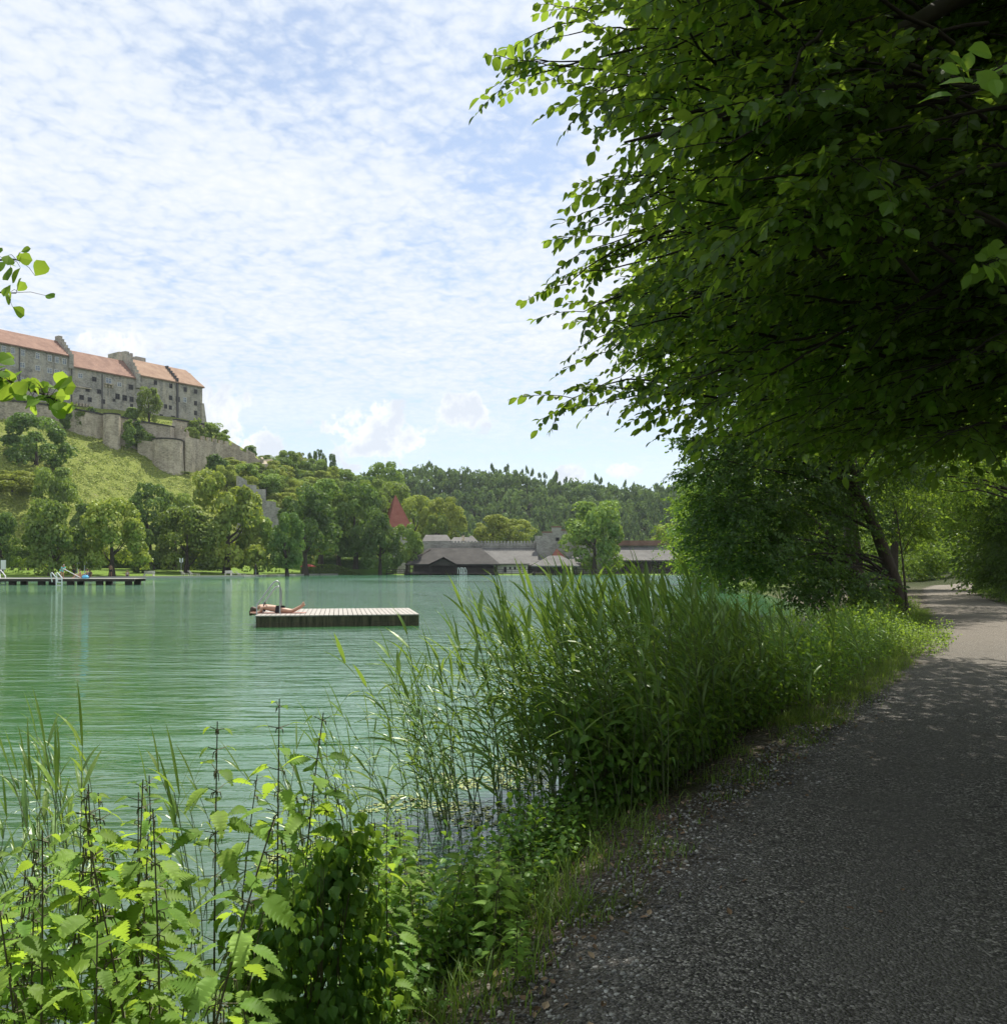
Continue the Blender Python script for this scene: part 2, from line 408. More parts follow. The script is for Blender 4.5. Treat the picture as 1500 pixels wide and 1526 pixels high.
# ------------------------------------------------------------------ gravel path
PL=np.array([(-3.6,-9),(-1.5,-2),(-.45,2),(.30,4),(1.42,6),(2.72,8.2),(4.4,11),(7.0,15.5),(9.6,20.5),(13.6,29),(18.6,40),(25.0,54),(30.5,66),(37,78),(55,94)],float)
PR=np.array([(2.6,-9),(3.6,-2),(4.1,2),(4.4,4),(5.1,6),(6.1,8.2),(7.8,11),(10.4,15.5),(13.2,20.5),(17.4,29),(21.8,40),(28.0,54),(33.6,65),(40.5,75.5),(58,90)],float)
def resample(Q,n):
    t=np.concatenate([[0],np.cumsum(np.hypot(*np.diff(Q,axis=0).T))]); k=np.linspace(0,1,n)**1.6*t[-1]
    return np.stack([np.interp(k,t,Q[:,0]),np.interp(k,t,Q[:,1])],1)
NP=700; A=resample(PL,NP); B=resample(PR,NP)
A[:,0]+=.13*np.sin(A[:,1]*3.1)+.09*np.sin(A[:,1]*7.7+1)+rng.normal(0,.035,NP)
rows=24; V=[]
for k in range(rows+1):
    t=k/rows; Q=A*(1-t)+B*t; z=height(Q[:,0],Q[:,1])+.012+.02*math.sin(math.pi*t)
    V.append(np.column_stack([Q,z]))
V=np.vstack(V); ix=np.arange(len(V)).reshape(rows+1,NP)
V[ix[0],2]-=.02; V[ix[-1],2]-=.02
a_=Acc(); TT=np.repeat(np.arange(rows+1)/rows,NP); a_.add(V,np.stack([ix[:-1,:-1].ravel(),ix[1:,:-1].ravel(),ix[1:,1:].ravel(),ix[:-1,1:].ravel()],1),TT)
m=NT('gravel'); p=m.pos()
v1=m.n('ShaderNodeTexVoronoi'); v1.inputs['Scale'].default_value=72; m.l(p,v1.inputs['Vector'])
v2=m.n('ShaderNodeTexVoronoi'); v2.inputs['Scale'].default_value=150; m.l(p,v2.inputs['Vector'])
big=m.noise(p,.9,5,.6).outputs[0]; md=m.noise(p,14,4,.6).outputs[0]
s1=m.n('ShaderNodeSeparateColor'); m.l(v1.outputs['Color'],s1.inputs[0])
s2=m.n('ShaderNodeSeparateColor'); m.l(v2.outputs['Color'],s2.inputs[0])
st=m.ramp(s1.outputs[0],[(0,(.026,.023,.020)),(.45,(.085,.077,.066)),(.75,(.19,.176,.152)),(1,(.46,.43,.38))])
st2=m.ramp(s2.outputs[0],[(0,(.022,.020,.017)),(.6,(.09,.082,.07)),(1,(.38,.355,.31))])
stones=m.mix(m.maprange(md,.45,.6),st,st2)
dust=m.mix(md,(.085,.078,.068),(.165,.152,.132))
wt=m.math('ADD',big,m.math('MULTIPLY',m.math('COSINE',m.math('MULTIPLY',m.attr(),18.0)),.09))
c=m.mix(m.maprange(wt,.40,.66,.0,.62),stones,dust)
c=m.mix(m.maprange(m.noise(p,2.3,6,.7).outputs[0],.58,.70,0,.55),c,(.045,.036,.027))
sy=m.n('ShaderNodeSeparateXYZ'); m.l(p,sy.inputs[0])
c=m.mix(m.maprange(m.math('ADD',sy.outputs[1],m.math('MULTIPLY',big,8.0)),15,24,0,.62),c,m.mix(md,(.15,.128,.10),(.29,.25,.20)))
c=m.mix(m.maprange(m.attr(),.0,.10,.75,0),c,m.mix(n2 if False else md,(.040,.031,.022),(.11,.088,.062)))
hb=m.math('ADD',m.math('MULTIPLY',v1.outputs['Distance'],-.022),m.math('MULTIPLY',v2.outputs['Distance'],-.006))
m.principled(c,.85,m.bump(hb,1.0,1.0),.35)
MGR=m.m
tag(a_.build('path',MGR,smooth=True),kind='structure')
def in_path(x,y):
    xl=np.interp(y,PL[:,1],PL[:,0]); xr=np.interp(y,PR[:,1],PR[:,0]); return xl,xr
# ------------------------------------------------------------------ masonry materials
def stone(name, a, b, c, sc=.35, courses=True):
    m=NT(name); p=m.pos()
    n1=m.noise(p,sc,6,.65).outputs[0]; n2=m.noise(p,sc*7,5,.7).outputs[0]; n3=m.noise(m.mapv(p,(1,1,.18)),.7,5,.6).outputs[0]
    k=m.mix(m.maprange(n1,.40,.60),a,b); k=m.mix(m.maprange(n3,.48,.66,0,.8),k,c); n4=m.noise(m.mapv(p,(1,1,.7)),.22,5,.7).outputs[0]; k=m.mix(m.maprange(n4,.5,.62,0,.5),k,tuple(x*.55 for x in a)); k=m.mix(m.maprange(n2,.35,.7,0,.35),k,tuple(x*.45 for x in a))
    vz=m.n('ShaderNodeTexVoronoi'); vz.feature='F1'; vz.inputs['Scale'].default_value=2.2; m.l(m.mapv(p,(1,1,1.9)),vz.inputs['Vector'])
    se=m.n('ShaderNodeSeparateColor'); m.l(vz.outputs['Color'],se.inputs[0])
    k=m.mix(m.maprange(se.outputs[0],0,1,0,.35),k,tuple(min(1,x*1.45) for x in b))
    m.principled(k,.95,m.bump(m.math('ADD',n2,se.outputs[0]),.6,.12),.2); return m.m
MS1=stone('castle render', (.19,.183,.16),(.41,.385,.325),(.52,.455,.33))
MS2=stone('rampart stone', (.32,.275,.205),(.54,.47,.355),(.20,.18,.145),.5)
MS3=stone('town wall stone', (.27,.26,.235),(.42,.40,.36),(.22,.21,.19),.5)  # plain grey mottled stone
def tiles(name, a, b, rowh=.35):
    m=NT(name); p=m.objc(); n1=m.noise(m.pos(),.5,6,.65).outputs[0]; n2=m.noise(m.pos(),6,4,.7).outputs[0]
    wv=m.n('ShaderNodeTexWave'); wv.bands_direction='Z'; wv.inputs['Scale'].default_value=.9; wv.inputs['Distortion'].default_value=.6; m.l(m.pos(),wv.inputs['Vector'])
    k=m.mix(m.maprange(n1,.3,.7),a,b); k=m.mix(m.maprange(n2,.4,.75,0,.55),k,tuple(x*.5 for x in a)); k=m.mix(m.math('MULTIPLY',wv.outputs['Fac'],.25),k,tuple(x*.6 for x in a))
    m.principled(k,.9,m.bump(n2,.5,.1),.2); return m.m
MT1=tiles('old clay tiles',(.20,.115,.085),(.36,.225,.165))
MT2=tiles('ochre clay tiles',(.25,.155,.105),(.42,.29,.20))
MT3=tiles('tower tiles',(.30,.10,.075),(.42,.17,.12))
MT4=tiles('grey shingles',(.112,.109,.102),(.20,.195,.184))
MT5=tiles('brown shingles',(.040,.038,.035),(.088,.083,.076))
MFR=flat('window frame paint',(.55,.54,.50),.6); MGL=NT('window glass'); MGL.principled((.16,.19,.22),.12,None,.8); MGL=MGL.m
MDK=flat('dark opening',(.02,.02,.022),.8)
MWD=flat('dark timber',(.045,.036,.030),.85,.4,6); MPIPE=flat('drain pipe',(.08,.075,.07),.6)
MWH=flat('white plaster',(.62,.60,.55),.9,.12,1.5)
MMET=flat('galvanised steel',(.42,.43,.44),.35,.1,8,.5,.8); MWHM=flat('white painted metal',(.72,.73,.74),.5)

def M_row(s,d,z):  # frame along the castle row
    R=np.array([[U[0],N_[0],0],[U[1],N_[1],0],[0,0,1]]); L=np.array([O[0]+U[0]*s+N_[0]*d, O[1]+U[1]*s+N_[1]*d, z]); return (R,L)
def s_px(px,d=0):
    k=(px-750)/F; x0=O[0]+N_[0]*d; y0=O[1]+N_[1]*d
    return (k*y0-x0)/(U[0]-U[1]*k)
def sz(px,py,d=0):
    s=s_px(px,d); Y=O[1]+N_[1]*d+U[1]*s; return s, CZ+(HY-py)*Y/F
def row_empty(name,s,label):
    M=M_row(s,0,44.0); e=empty(name,tuple(M[1]),math.atan2(U[1],U[0]),label,'castle building','buildings of the castle on the hill'); return e
ang=math.atan2(U[1],U[0])
DEP=12.0
def local(a_, e):
    """move world verts into the local frame of e"""
    R=np.array([[math.cos(e.rotation_euler.z),-math.sin(e.rotation_euler.z),0],[math.sin(e.rotation_euler.z),math.cos(e.rotation_euler.z),0],[0,0,1]])
    L=np.array(e.location); a_.v=[(v-L)@R for v in a_.v]; return a_

def wing(s0,s1,eave,ridge,zb,roofm,label,wins,hip_r=False,extra=None,pipes=()):
    e=row_empty('castle_wing',(s0+s1)/2,label)
    W_=M_row(0,0,0)
    a_=Acc(); a_.prism([(-DEP,zb),(0,zb),(0,eave),(-DEP/2,ridge-.25),(-DEP,eave)],s0,s1,'x',W_); local(a_,e).build('wall',MS1,e,fixn=True)
    # roof: two slopes with thickness and overhang
    a_=Acc(); t=.35; o=.5; sl=(ridge-eave)/(DEP/2)
    if hip_r:
        h=1.6
        for zz,tt in ((0,0),):
            V=np.array([[s0,o,eave-sl*o],[s1+o,o,eave-sl*o],[s1+o,-DEP-o,eave-sl*o],[s0,-DEP-o,eave-sl*o],[s0,-DEP/2,ridge],[s1-h,-DEP/2,ridge],
                        [s0,o,eave-sl*o+t],[s1+o,o,eave-sl*o+t],[s1+o,-DEP-o,eave-sl*o+t],[s0,-DEP-o,eave-sl*o+t],[s0,-DEP/2,ridge+t],[s1-h,-DEP/2,ridge+t]])
            Vw=V@W_[0].T+W_[1]
            a_.add(Vw,[[6,7,11,10],[9,10,11,8],[0,1,7,6],[1,2,8,7],[2,3,9,8]]); a_.add(Vw,[[7,8,11],[0,1,2]][:1])
    else:
        a_.prism([(o,eave-sl*o),(o,eave-sl*o+t),(-DEP/2,ridge+t),(-DEP-o,eave-sl*o+t),(-DEP-o,eave-sl*o),(-DEP/2,ridge)],s0,s1,'x',W_)
    local(a_,e).build('roof',roofm,e)
    for (x,y,ww,hh,kind) in wins:
        px=x/3.571; py=460+y/3.571; s,z=sz(px,py)
        sc=(O[1]+U[1]*s)/F/3.571
        wd=ww*sc*1.12; hg=hh*sc*.9
        a_=Acc(); b=.13
        for (xa,xb,za,zb_) in ((-wd/2-b,-wd/2,-hg/2-b,hg/2+b),(wd/2,wd/2+b,-hg/2-b,hg/2+b),(-wd/2,wd/2,-hg/2-b,-hg/2),(-wd/2,wd/2,hg/2,hg/2+b),(-.04,.04,-hg/2,hg/2),(-wd/2,wd/2,.12*hg,.12*hg+.08)):
            a_.box(xa,xb,-.05,.10,za,zb_,M_row(s,0,z))
        wo=local(a_,e).build('window',MFR if kind else MPIPE,e)
        a_=Acc(); a_.box(-wd/2,wd/2,-.02,.035,-hg/2,hg/2,M_row(s,0,z)); local(a_,e).build('pane',MGL if kind else MDK,wo)
    for (sp_,z0,z1) in pipes:
        a_=Acc(); M=M_row(sp_,.12,0); L=M[1]; a_.tube([L+[0,0,z0],L+[0,0,z1]],.14,6); local(a_,e).build('drainpipe',MPIPE,e)
    if extra: extra(e,W_)
    return e
def stepgable(e,s,zl,zt,steps,thick=1.1,name='stepped_gable',both=True):
    a_=Acc(); W_=M_row(0,0,0)
    for k in range(steps):
        t0=k/steps; d0=.7-(DEP/2+.7)*t0; z=zl+(zt-zl)*((k+1)/steps)
        a_.box(s-thick/2+.003*k,s+thick/2+.003*k,-DEP-.7+(DEP/2+.7)*t0,d0,zl-3 if k==0 else zl+(zt-zl)*(k/steps)-.02,z,W_)
    local(a_,e).build(name,MS1,e,fixn=False)

sA0=s_px(-150); sA1=s_px(107.5); sB1=s_px(203); sC1=s_px(264); sD1=s_px(301.5)
EA,EB,EC=58.7,56.1,57.2
wa=[(20,215,16,32,1),(68,223,16,32,1),(121,235,16,32,1),(200,251,16,32,1),(264,264,16,32,1),(303,273,16,32,1),(342,281,16,32,1),
    (65,290,21,26,1),(118,300,21,26,1),(200,316,21,26,1),(263,330,21,26,1),(302,338,21,26,1),(343,345,21,26,1),
    (20,362,16,22,1),(113,375,16,22,1),(201,390,16,22,1),(309,410,15,24,0),(363,420,15,24,0),(305,468,11,20,0),(355,470,11,20,0)]
wing(sA0,sA1,EA,63.2,40,MT1,'longest grey castle wing at the left edge with red roof and rows of pale windows',wa,
     extra=lambda e,W_: stepgable(e,sA1-.5,EA-.5,64.9,7), pipes=[(s_px(28.8),45,58.2),(s_px(106.6),44,58.2)])
wb=[(427,357,20,22,1),(501,375,18,22,0),(577,383,26,28,1),(635,403,18,20,1),(696,417,18,24,0),(466,430,16,22,0),(527,441,16,22,0),(434,472,18,24,0),(477,484,16,22,0),
    (549,494,14,22,0),(625,467,18,28,0),(663,475,20,28,0),(700,482,16,26,0),(700,515,10,14,0),(607,487,9,12,0)]
def exB(e,W_):
    s,z=sz(577/3.571,460+402/3.571); a_=Acc(); a_.box(-1.3,1.3,0.02,.7,-.2,.15,M_row(s,0,z))
    for k in (-1,0,1): a_.box(k-.18,k+.18,.02,.45,-.9,-.2,M_row(s,0,z))
    local(a_,e).build('bay_corbel',MS2,e)
    s,z=sz(440/3.571,460+512/3.571); a_=Acc()
    for k in range(5): a_.box(-2+k*.9,-1.7+k*.9,.02,.6,-.5,.4,M_row(s,0,z))
    a_.box(-2.4,2.4,.02,.35,4.6,4.9,M_row(s,0,z))
    local(a_,e).build('corbels',MS2,e)
wing(sA1,sB1,EB,61.4,40,MT1,'middle grey castle wing with red tiled roof between two stepped gables',wb,extra=exB,pipes=[(s_px(152),44,55.4)])
wc=[(742,375,14,18,0),(827,393,13,22,0),(909,411,13,22,0),(907,474,13,22,0),(946,482,17,26,0),(881,520,12,20,0),(906,526,12,20,0),(858,574,14,22,0),(920,582,16,22,0),(742,402,10,10,0)]
def exC(e,W_):
    stepgable(e,sB1+.3,EC-1,64.5,7,1.3)
    a_=Acc(); W2=M_row(0,0,0); s0=s_px(174,-14); s1=s_px(197,-14)
    a_.box(s0,s1,-19,-13,55,65.0,W2)
    for k in range(4):
        q=s0+(s1-s0)*(k+.12)/4; a_.box(q,q+(s1-s0)/7,-19,-13,65.0,66.0+.3*(k%2),W2)
    local(a_,e).build('battlement_tower',MS1,e)
    a_=Acc(); s2=s_px(207,-9); a_.box(s2-1.6,s2+1.6,-10,-8,62,64.4,W2); local(a_,e).build('chimney',MS1,e)
wing(sB1,sC1,EC,62.4,40,MT2,'grey castle wing with ochre roof and battlemented tower right of the middle stepped gable',wc,extra=exC)
wd=[(985,430,13,22,0),(1040,441,13,22,0),(983,485,15,26,1),(1040,503,12,22,0),(1040,555,12,22,0)]
def exD(e,W_):
    a_=Acc(); a_.box(sC1-.28,sC1+.28,-DEP,.35,40,EC+.4,W_)
    for k in range(6):
        t=k/6; a_.box(sC1-.28,sC1+.28,-(DEP/2)*(t+.17),.35-(DEP/2)*t,EC+.4+5.2*t-1.2,EC+1.1+5.2*t,W_)
    local(a_,e).build('parapet',MPIPE,e)
    a_=Acc(); a_.prism([(sD1-.6,44),(sD1+1.6,44),(sD1+.25,52),(sD1-.6,52)],-2.6,.5,'y',W_); local(a_,e).build('buttress',MS1,e)
wing(sC1,sD1,EC,62.4,40,MT2,'end wing of the castle at the right with a hipped ochre roof and a buttress',wd,hip_r=True,extra=exD)

# ------------------------------------------------------------------ ramparts
def wall_px(pts,label,thick=1.6,cren=False,cope=None,name='rampart_wall',mat=None,depth=4,group='rampart walls below the castle',Yfix=None):
    """pts: (px, top_py, foot_py); the foot is where the view ray meets the hill"""
    Q=[]
    for i,(px,tp,fp) in enumerate(pts):
        if Yfix is not None:
            Y=Yfix[i] if isinstance(Yfix,(list,tuple)) else Yfix; h=np.array([(px-750)*Y/F,Y,0]); h[2]=height(h[0],h[1])
        else: h=hit(px,fp)
        Q.append((h[0],h[1],h[2],CZ+(HY-tp)*h[1]/F))
    Q=np.array(Q); c=Q[:,:3].mean(0); e=empty(name,tuple(c),0,label,'wall',group)
    a_=Acc(); b_=Acc(); cr=Acc()
    for i in range(len(Q)-1):
        p,q=Q[i],Q[i+1]; dv=q[:2]-p[:2]; L=np.linalg.norm(dv)+1e-6; dv/=L; nv=np.array([dv[1],-dv[0]])
        if nv[1]>0: nv=-nv
        def quadbox(A,s0,s1,n0,n1,zb0,zb1,zt0,zt1):
            V=[]
            for (s,zb,zt) in ((s0,zb0,zt0),(s1,zb1,zt1)):
                for nn in (n0,n1):
                    xy=p[:2]+dv*s+nv*nn
                    V+= [[*xy,zb],[*xy,zt]]
            V=np.array(V)-c
            A.add(V,[[0,1,5,4],[2,6,7,3],[1,3,7,5],[0,2,3,1],[4,5,7,6],[0,4,6,2]])
        quadbox(a_,0,L,0,-thick,p[2]-depth,q[2]-depth,p[3],q[3])
        if cope: quadbox(b_,0,L,.3,-thick-.3,p[3]+.003,q[3]+.003,p[3]+cope,q[3]+cope)
        if cren:
            n=max(1,int(L/2.3))
            for k in range(n):
                s0=L*(k+.05)/n; s1=L*(k+.62)/n; z0=p[3]+(q[3]-p[3])*s0/L; z1=p[3]+(q[3]-p[3])*s1/L
                quadbox(cr,s0,s1,.01,-.6,z0-.2,z1-.2,z0+1.0,z1+1.0)
    a_.build('masonry',mat or MS2,e)
    if cope: b_.build('coping',MT5 if cope<.5 else MT1,e)
    if cren: cr.build('battlements',mat or MS2,e)
    return e,Q
def round_tower(px,hw,tp,fp,label,cren=False,push=0.0,taper=1.12):
    h=hit(px,fp); Y=h[1]+push; X=(px-750)*Y/F; R=hw*Y/F; zt=CZ+(HY-tp)*Y/F; zb=height(X,Y-R)-3
    e=empty('rampart_tower',(X,Y,zb),0,label,'tower','towers of the castle ramparts')
    a_=Acc(); a_.tube([[0,0,0],[0,0,(zt-zb)*.5],[0,0,zt-zb]],[R*taper,R*1.03,R],20); a_.build('masonry',MS2,e,smooth=False)
    b_=Acc()
    if cren:
        for k in range(9):
            a=k*2*math.pi/9; b_.box(R*.78,R*1.0,-R*.17,R*.17,zt-zb-.05,zt-zb+1.0,(np.array([[math.cos(a),-math.sin(a),0],[math.sin(a),math.cos(a),0],[0,0,1]]),np.zeros(3)))
        b_.build('battlements',MS2,e)
    else:
        b_.tube([[0,0,zt-zb+.003],[0,0,zt-zb+.35]],R*1.05,20); b_.build('coping',MT5,e)
    return e
wall_px([(-60,592,618),(40,600,630),(95,608,640),(125,613,650),(156,619,656)],'tawny rampart wall with tiled coping at the left, left of the narrow round turret',cope=.4)
wall_px([(178,622,664),(210,629,672),(235,633,684),(254,636,695)],'tawny rampart wall with slanting tiled coping between the two round turrets',cope=.4)
round_tower(166.5,12,619,666,'narrow pale round turret in the middle of the castle rampart',push=.8,taper=1.04)
round_tower(250,21.5,657,704,'broad round bastion at the low corner of the castle rampart',push=3,taper=1.15)
wall_px([(205,655,676),(232,659,690)],'short low wall stub left of the broad round bastion')
wall_px([(256,630,690),(278,645,700),(284,652,702)],'high broken wall behind the broad round bastion',thick=2.5,cren=True)
wall_px([(276,652,704),(284,652,706),(308,657,700)],'square stone rampart block right of the round bastion',thick=5)
wall_px([(300,655,690),(344,664,690),(366,674,700),(388,686,712),(391,691,716)],'long battlemented wall running down to the right from the castle',cren=True)
wall_px([(389,691,714),(404,689,712)],'small battlemented wall stub at the right end of the long castle wall',cren=True)
wall_px([(262,626,668),(305,633,672)],'upper terrace wall below the end wing of the castle',thick=1.2,cope=.35)
st=[(355,709),(368,716),(368.2,722),(382,723),(382.2,729),(396,729),(396.2,746),(411,748),(411.2,756),(417,757),(417.2,775),(424,776)]
wall_px([(a,b,790) for a,b in st],'stepped grey wall climbing the wooded slope left of the lakeside trees',thick=1.4,mat=MS3,Yfix=[222+ .1*(a-355) for a,b in st],depth=6)
# ------------------------------------------------------------------ leaves
LM_far=leafmat('tree leaves mid green',(.10,.175,.028),(.22,.31,.055),(.33,.46,.05),.33,.03,.5,.22)
LM_dark=leafmat('tree leaves dark green',(.060,.120,.026),(.14,.22,.042),(.22,.36,.04),.30,.03,.5,.18)
LM_yel=leafmat('tree leaves yellow green',(.16,.22,.030),(.33,.38,.06),(.42,.50,.06),.34,.03,.5,.15)
LM_forest=leafmat('forest leaves',(.060,.105,.036),(.16,.225,.06),(.16,.24,.05),.33,.02,.5,.2)
MBARK=NT('bark'); _n=MBARK.noise(MBARK.mapv(MBARK.pos(),(1,1,.25)),14,6,.65).outputs[0]
MBARK.principled(MBARK.mix(_n,(.03,.024,.018),(.12,.10,.08)),.95,MBARK.bump(_n,.8,.03),.2); MBARK=MBARK.m

def crown_mesh(seed,n,leaf,shape='round',K=46,mat=None,name='crown'):
    """unit crown, radius 1, z from 0 to 1 : leaf clumps on sub-crowns, denser outside"""
    r=np.random.default_rng(seed)
    zc=r.uniform(0.04,.96,K); prof={'round':lambda z:np.sqrt(np.clip(1-((z-.47)/.55)**2,0,1)),
        'dome':lambda z:np.clip(np.sqrt(np.clip(1-((z-.22)/.80)**2,0,1)),0,1),
        'cone':lambda z:np.clip(1.05-z,.05,1)**.8*np.clip(z*8,.3,1),
        'column':lambda z:np.clip(np.sqrt(np.clip(1-((z-.5)/.55)**4,0,1)),0,1)}[shape]
    a=r.uniform(0,2*math.pi,K); rr=prof(zc)*.84*r.uniform(.45,1.0,K)**.5*r.uniform(.82,1.1,K)
    C=np.stack([rr*np.cos(a),rr*np.sin(a),zc],1); cs=r.uniform(.17,.34,K)*(.6 if shape in('cone',) else 1)
    k=r.integers(0,K,n); th=r.normal(0,1,(n,3)); th/=np.linalg.norm(th,axis=1,keepdims=True)
    th[:,2]=np.abs(th[:,2])*np.where(r.random(n)<.72,1,-1)
    sh=r.uniform(.55,1.0,n)**.5
    Pp=C[k]+th*(cs[k]*sh)[:,None]*np.array([1,1,.5]); Pp[:,2]=np.clip(Pp[:,2],-.02,1.05)
    Pp[:,2]=(Pp[:,2]-np.quantile(Pp[:,2],.01))/(np.quantile(Pp[:,2],.995)-np.quantile(Pp[:,2],.01)); Pp[:,:2]/=np.quantile(np.hypot(Pp[:,0],Pp[:,1]),.985)
    nr=th*.8+r.normal(0,.55,(n,3))+np.array([0,0,.25])
    q=np.array([[-.5,-.5,0],[.5,-.5,.12],[.5,.5,0],[-.5,.5,.12]])*leaf
    R=frames(nr,r.uniform(0,6.28,n))*r.uniform(.6,1.3,n)[:,None,None]
    R[:,2,:]*=.62    # crowns are stretched upwards when placed
    tc=r.uniform(.15,.85,K); tint=np.clip(tc[k]+r.normal(0,.18,n),0,1)
    A_=Acc(); A_.inst(q,[[0,1,2,3]],R,Pp,tint); return A_.mesh(name,mat)
CR={}
def crown(shape,mat,v):
    key=(shape,mat.name,v)
    if key not in CR: CR[key]=crown_mesh(hash(shape)%97*0+{'round':100,'dome':200,'cone':300,'column':400}[shape]+v*7,8500,.054,shape,34+v*7,mat)
    return CR[key]
def trunk_mesh(H,r0,seed,cz):
    """trunk to the middle of the crown, a few limbs"""
    r=np.random.default_rng(seed); A_=Acc(); n=6
    t=np.linspace(0,1,n); wx=np.cumsum(r.normal(0,.04,n))*H*.3
    pts=np.stack([wx*t,wx[::-1]*t*.5,t*(H)],1); A_.tube(pts,r0*(1-.75*t)*np.where(t==0,1.4,1),7)
    for k in range(5):
        z=cz*H+(1-cz)*H*r.uniform(-.05,.6); a=r.uniform(0,6.28); L=H*r.uniform(.16,.3)
        b=np.array([np.interp(z,pts[:,2],pts[:,0]),np.interp(z,pts[:,2],pts[:,1]),z])
        A_.tube([b,b+[math.cos(a)*L*.6,math.sin(a)*L*.6,L*.5],b+[math.cos(a)*L,math.sin(a)*L,L*1.1]],[r0*.4,r0*.28,r0*.1],5)
    return A_
tcount=0
def far_shore(px):
    k=(px-750)/F; t=(-71-k*129)/(34*k-24); return 129+34*t
def far_tree(px,Y,top,bot,hw,shape,mat,label,name='broadleaf_tree',cat='tree',group='trees on the castle slope and lawn',trunk=True,r0=None,v=None):
    global tcount; tcount+=1
    if px<400 and Y<175: Y=max(Y,far_shore(px)+(3 if px in (76,167) else 13)); bot+=4
    X=(px-750)*Y/F; g=float(height(X,Y)); zt=CZ+(HY-top)*Y/F; zb=CZ+(HY-bot)*Y/F; zb=max(zb,g+.1); R=1.03*hw*Y/F
    e=empty(name,(X,Y,g),0,label,cat,group)
    c=bpy.data.objects.new('crown',crown(shape,mat,(tcount if v is None else v)%3)); link(c,e)
    c.location=(0,0,zb-g); c.scale=(R,R*random.uniform(.85,1.1),zt-zb); c.rotation_euler.z=random.uniform(0,6.28)
    if trunk:
        H=(zb-g)+(zt-zb)*.55; trunk_mesh(H,r0 or max(.12,.035*(zt-g)),tcount,min(.9,(zb-g)/H)).build('trunk',MBARK,e)
    return e
T=[ # px,Y,top,bot,halfwidth,shape,mat,label
(54,205,620,716,50,'round',LM_dark,'big dark tree on the open meadow below the castle left end'),
(18,190,702,790,42,'round',LM_yel,'yellow green tree at the left edge behind the lakeside trees'),
(82,186,698,775,34,'round',LM_far,'mid green tree behind the gap of the jetty trees, foot of the dark meadow tree'),
(76,140,746,850,54,'dome',LM_far,'broad low tree with a visible trunk right behind the jetty people'),
(2,142,764,846,30,'dome',LM_dark,'tree cut by the left edge of the photo behind the jetty ladder'),
(132,168,752,826,26,'round',LM_dark,'dark tree filling the gap between the two broad jetty trees'),
(167,143,744,842,52,'dome',LM_yel,'broad yellow green tree behind the bare backed bather'),
(225,172,722,806,36,'round',LM_dark,'dark round tree against the bright meadow below the round bastion'),
(262,180,735,800,26,'round',LM_far,'small light tree behind the dark round meadow tree'),
(214,158,790,850,20,'round',LM_dark,'narrow dark tree between the yellow green tree and the lamp post tree'),
(278,152,756,842,48,'dome',LM_far,'broad pale tree over the lamp post on the lawn'),
(338,172,705,838,56,'dome',LM_yel,'tallest broad dark crowned tree left of the stepped wall'),
(382,166,770,846,34,'dome',LM_far,'low spreading tree beside the water slide'),
(428,176,765,846,30,'round',LM_dark,'knobbly pruned tree right of the water slide'),
(455,196,728,824,46,'dome',LM_dark,'dark wide tree right below the stepped grey wall'),
(478,208,716,800,36,'round',LM_far,'upper mid green tree above the wide dark tree'),
(530,212,722,828,40,'round',LM_dark,'tall green tree left of the red tower roof'),
(505,214,738,820,30,'round',LM_far,'mid green tree between the wide dark tree and the tower'),
(566,202,762,846,34,'dome',LM_dark,'dark tree standing in front of the red tower roof'),
(606,206,782,838,24,'round',LM_far,'light tree right beside the boathouse and the tower foot'),
(556,236,716,782,26,'round',LM_far,'tree on the slope just left of the red tower roof'),
(620,262,738,812,26,'round',LM_yel,'olive tree right behind the red tower roof'),
(665,262,742,808,30,'round',LM_yel,'bright yellow green tree behind the grey roofed house'),
(650,256,768,812,18,'round',LM_far,'small tree beneath the bright yellow green tree'),
(735,262,768,812,28,'round',LM_yel,'sunlit bright tree rising behind the long town wall'),
(768,264,774,812,26,'round',LM_yel,'right half sunlit tree rising behind the long town wall'),
(885,212,748,844,50,'round',LM_far,'big round tree standing by itself before the town wall right of the stepped gable'),
(990,252,780,815,18,'round',LM_yel,'small yellow tree behind the red capped wall'),
(640,300,745,800,30,'round',LM_far,'tree on the low slope behind the grey roofed house'),
(585,285,720,790,34,'round',LM_far,'tree on the slope behind the red tower roof'),
(545,300,712,770,30,'round',LM_dark,'dark tree where the castle slope ends at the sky'),
(575,330,690,770,30,'round',LM_far,'tall pale tree at the left end of the wooded hill'),
(222,249,578,626,17,'round',LM_far,'round green tree against the grey castle wall'),
(320,262,630,662,24,'round',LM_far,'green shrubby tree above the long battlemented wall'),
(286,250,637,660,12,'round',LM_far,'small green bush left of the battlemented wall top'),
(372,285,664,690,12,'round',LM_far,'small pale tree poking over the battlemented wall end'),
(275,238,703,730,11,'round',LM_far,'little pale bush at the foot of the broad round bastion'),
]
for i,t in enumerate(T): far_tree(*t)
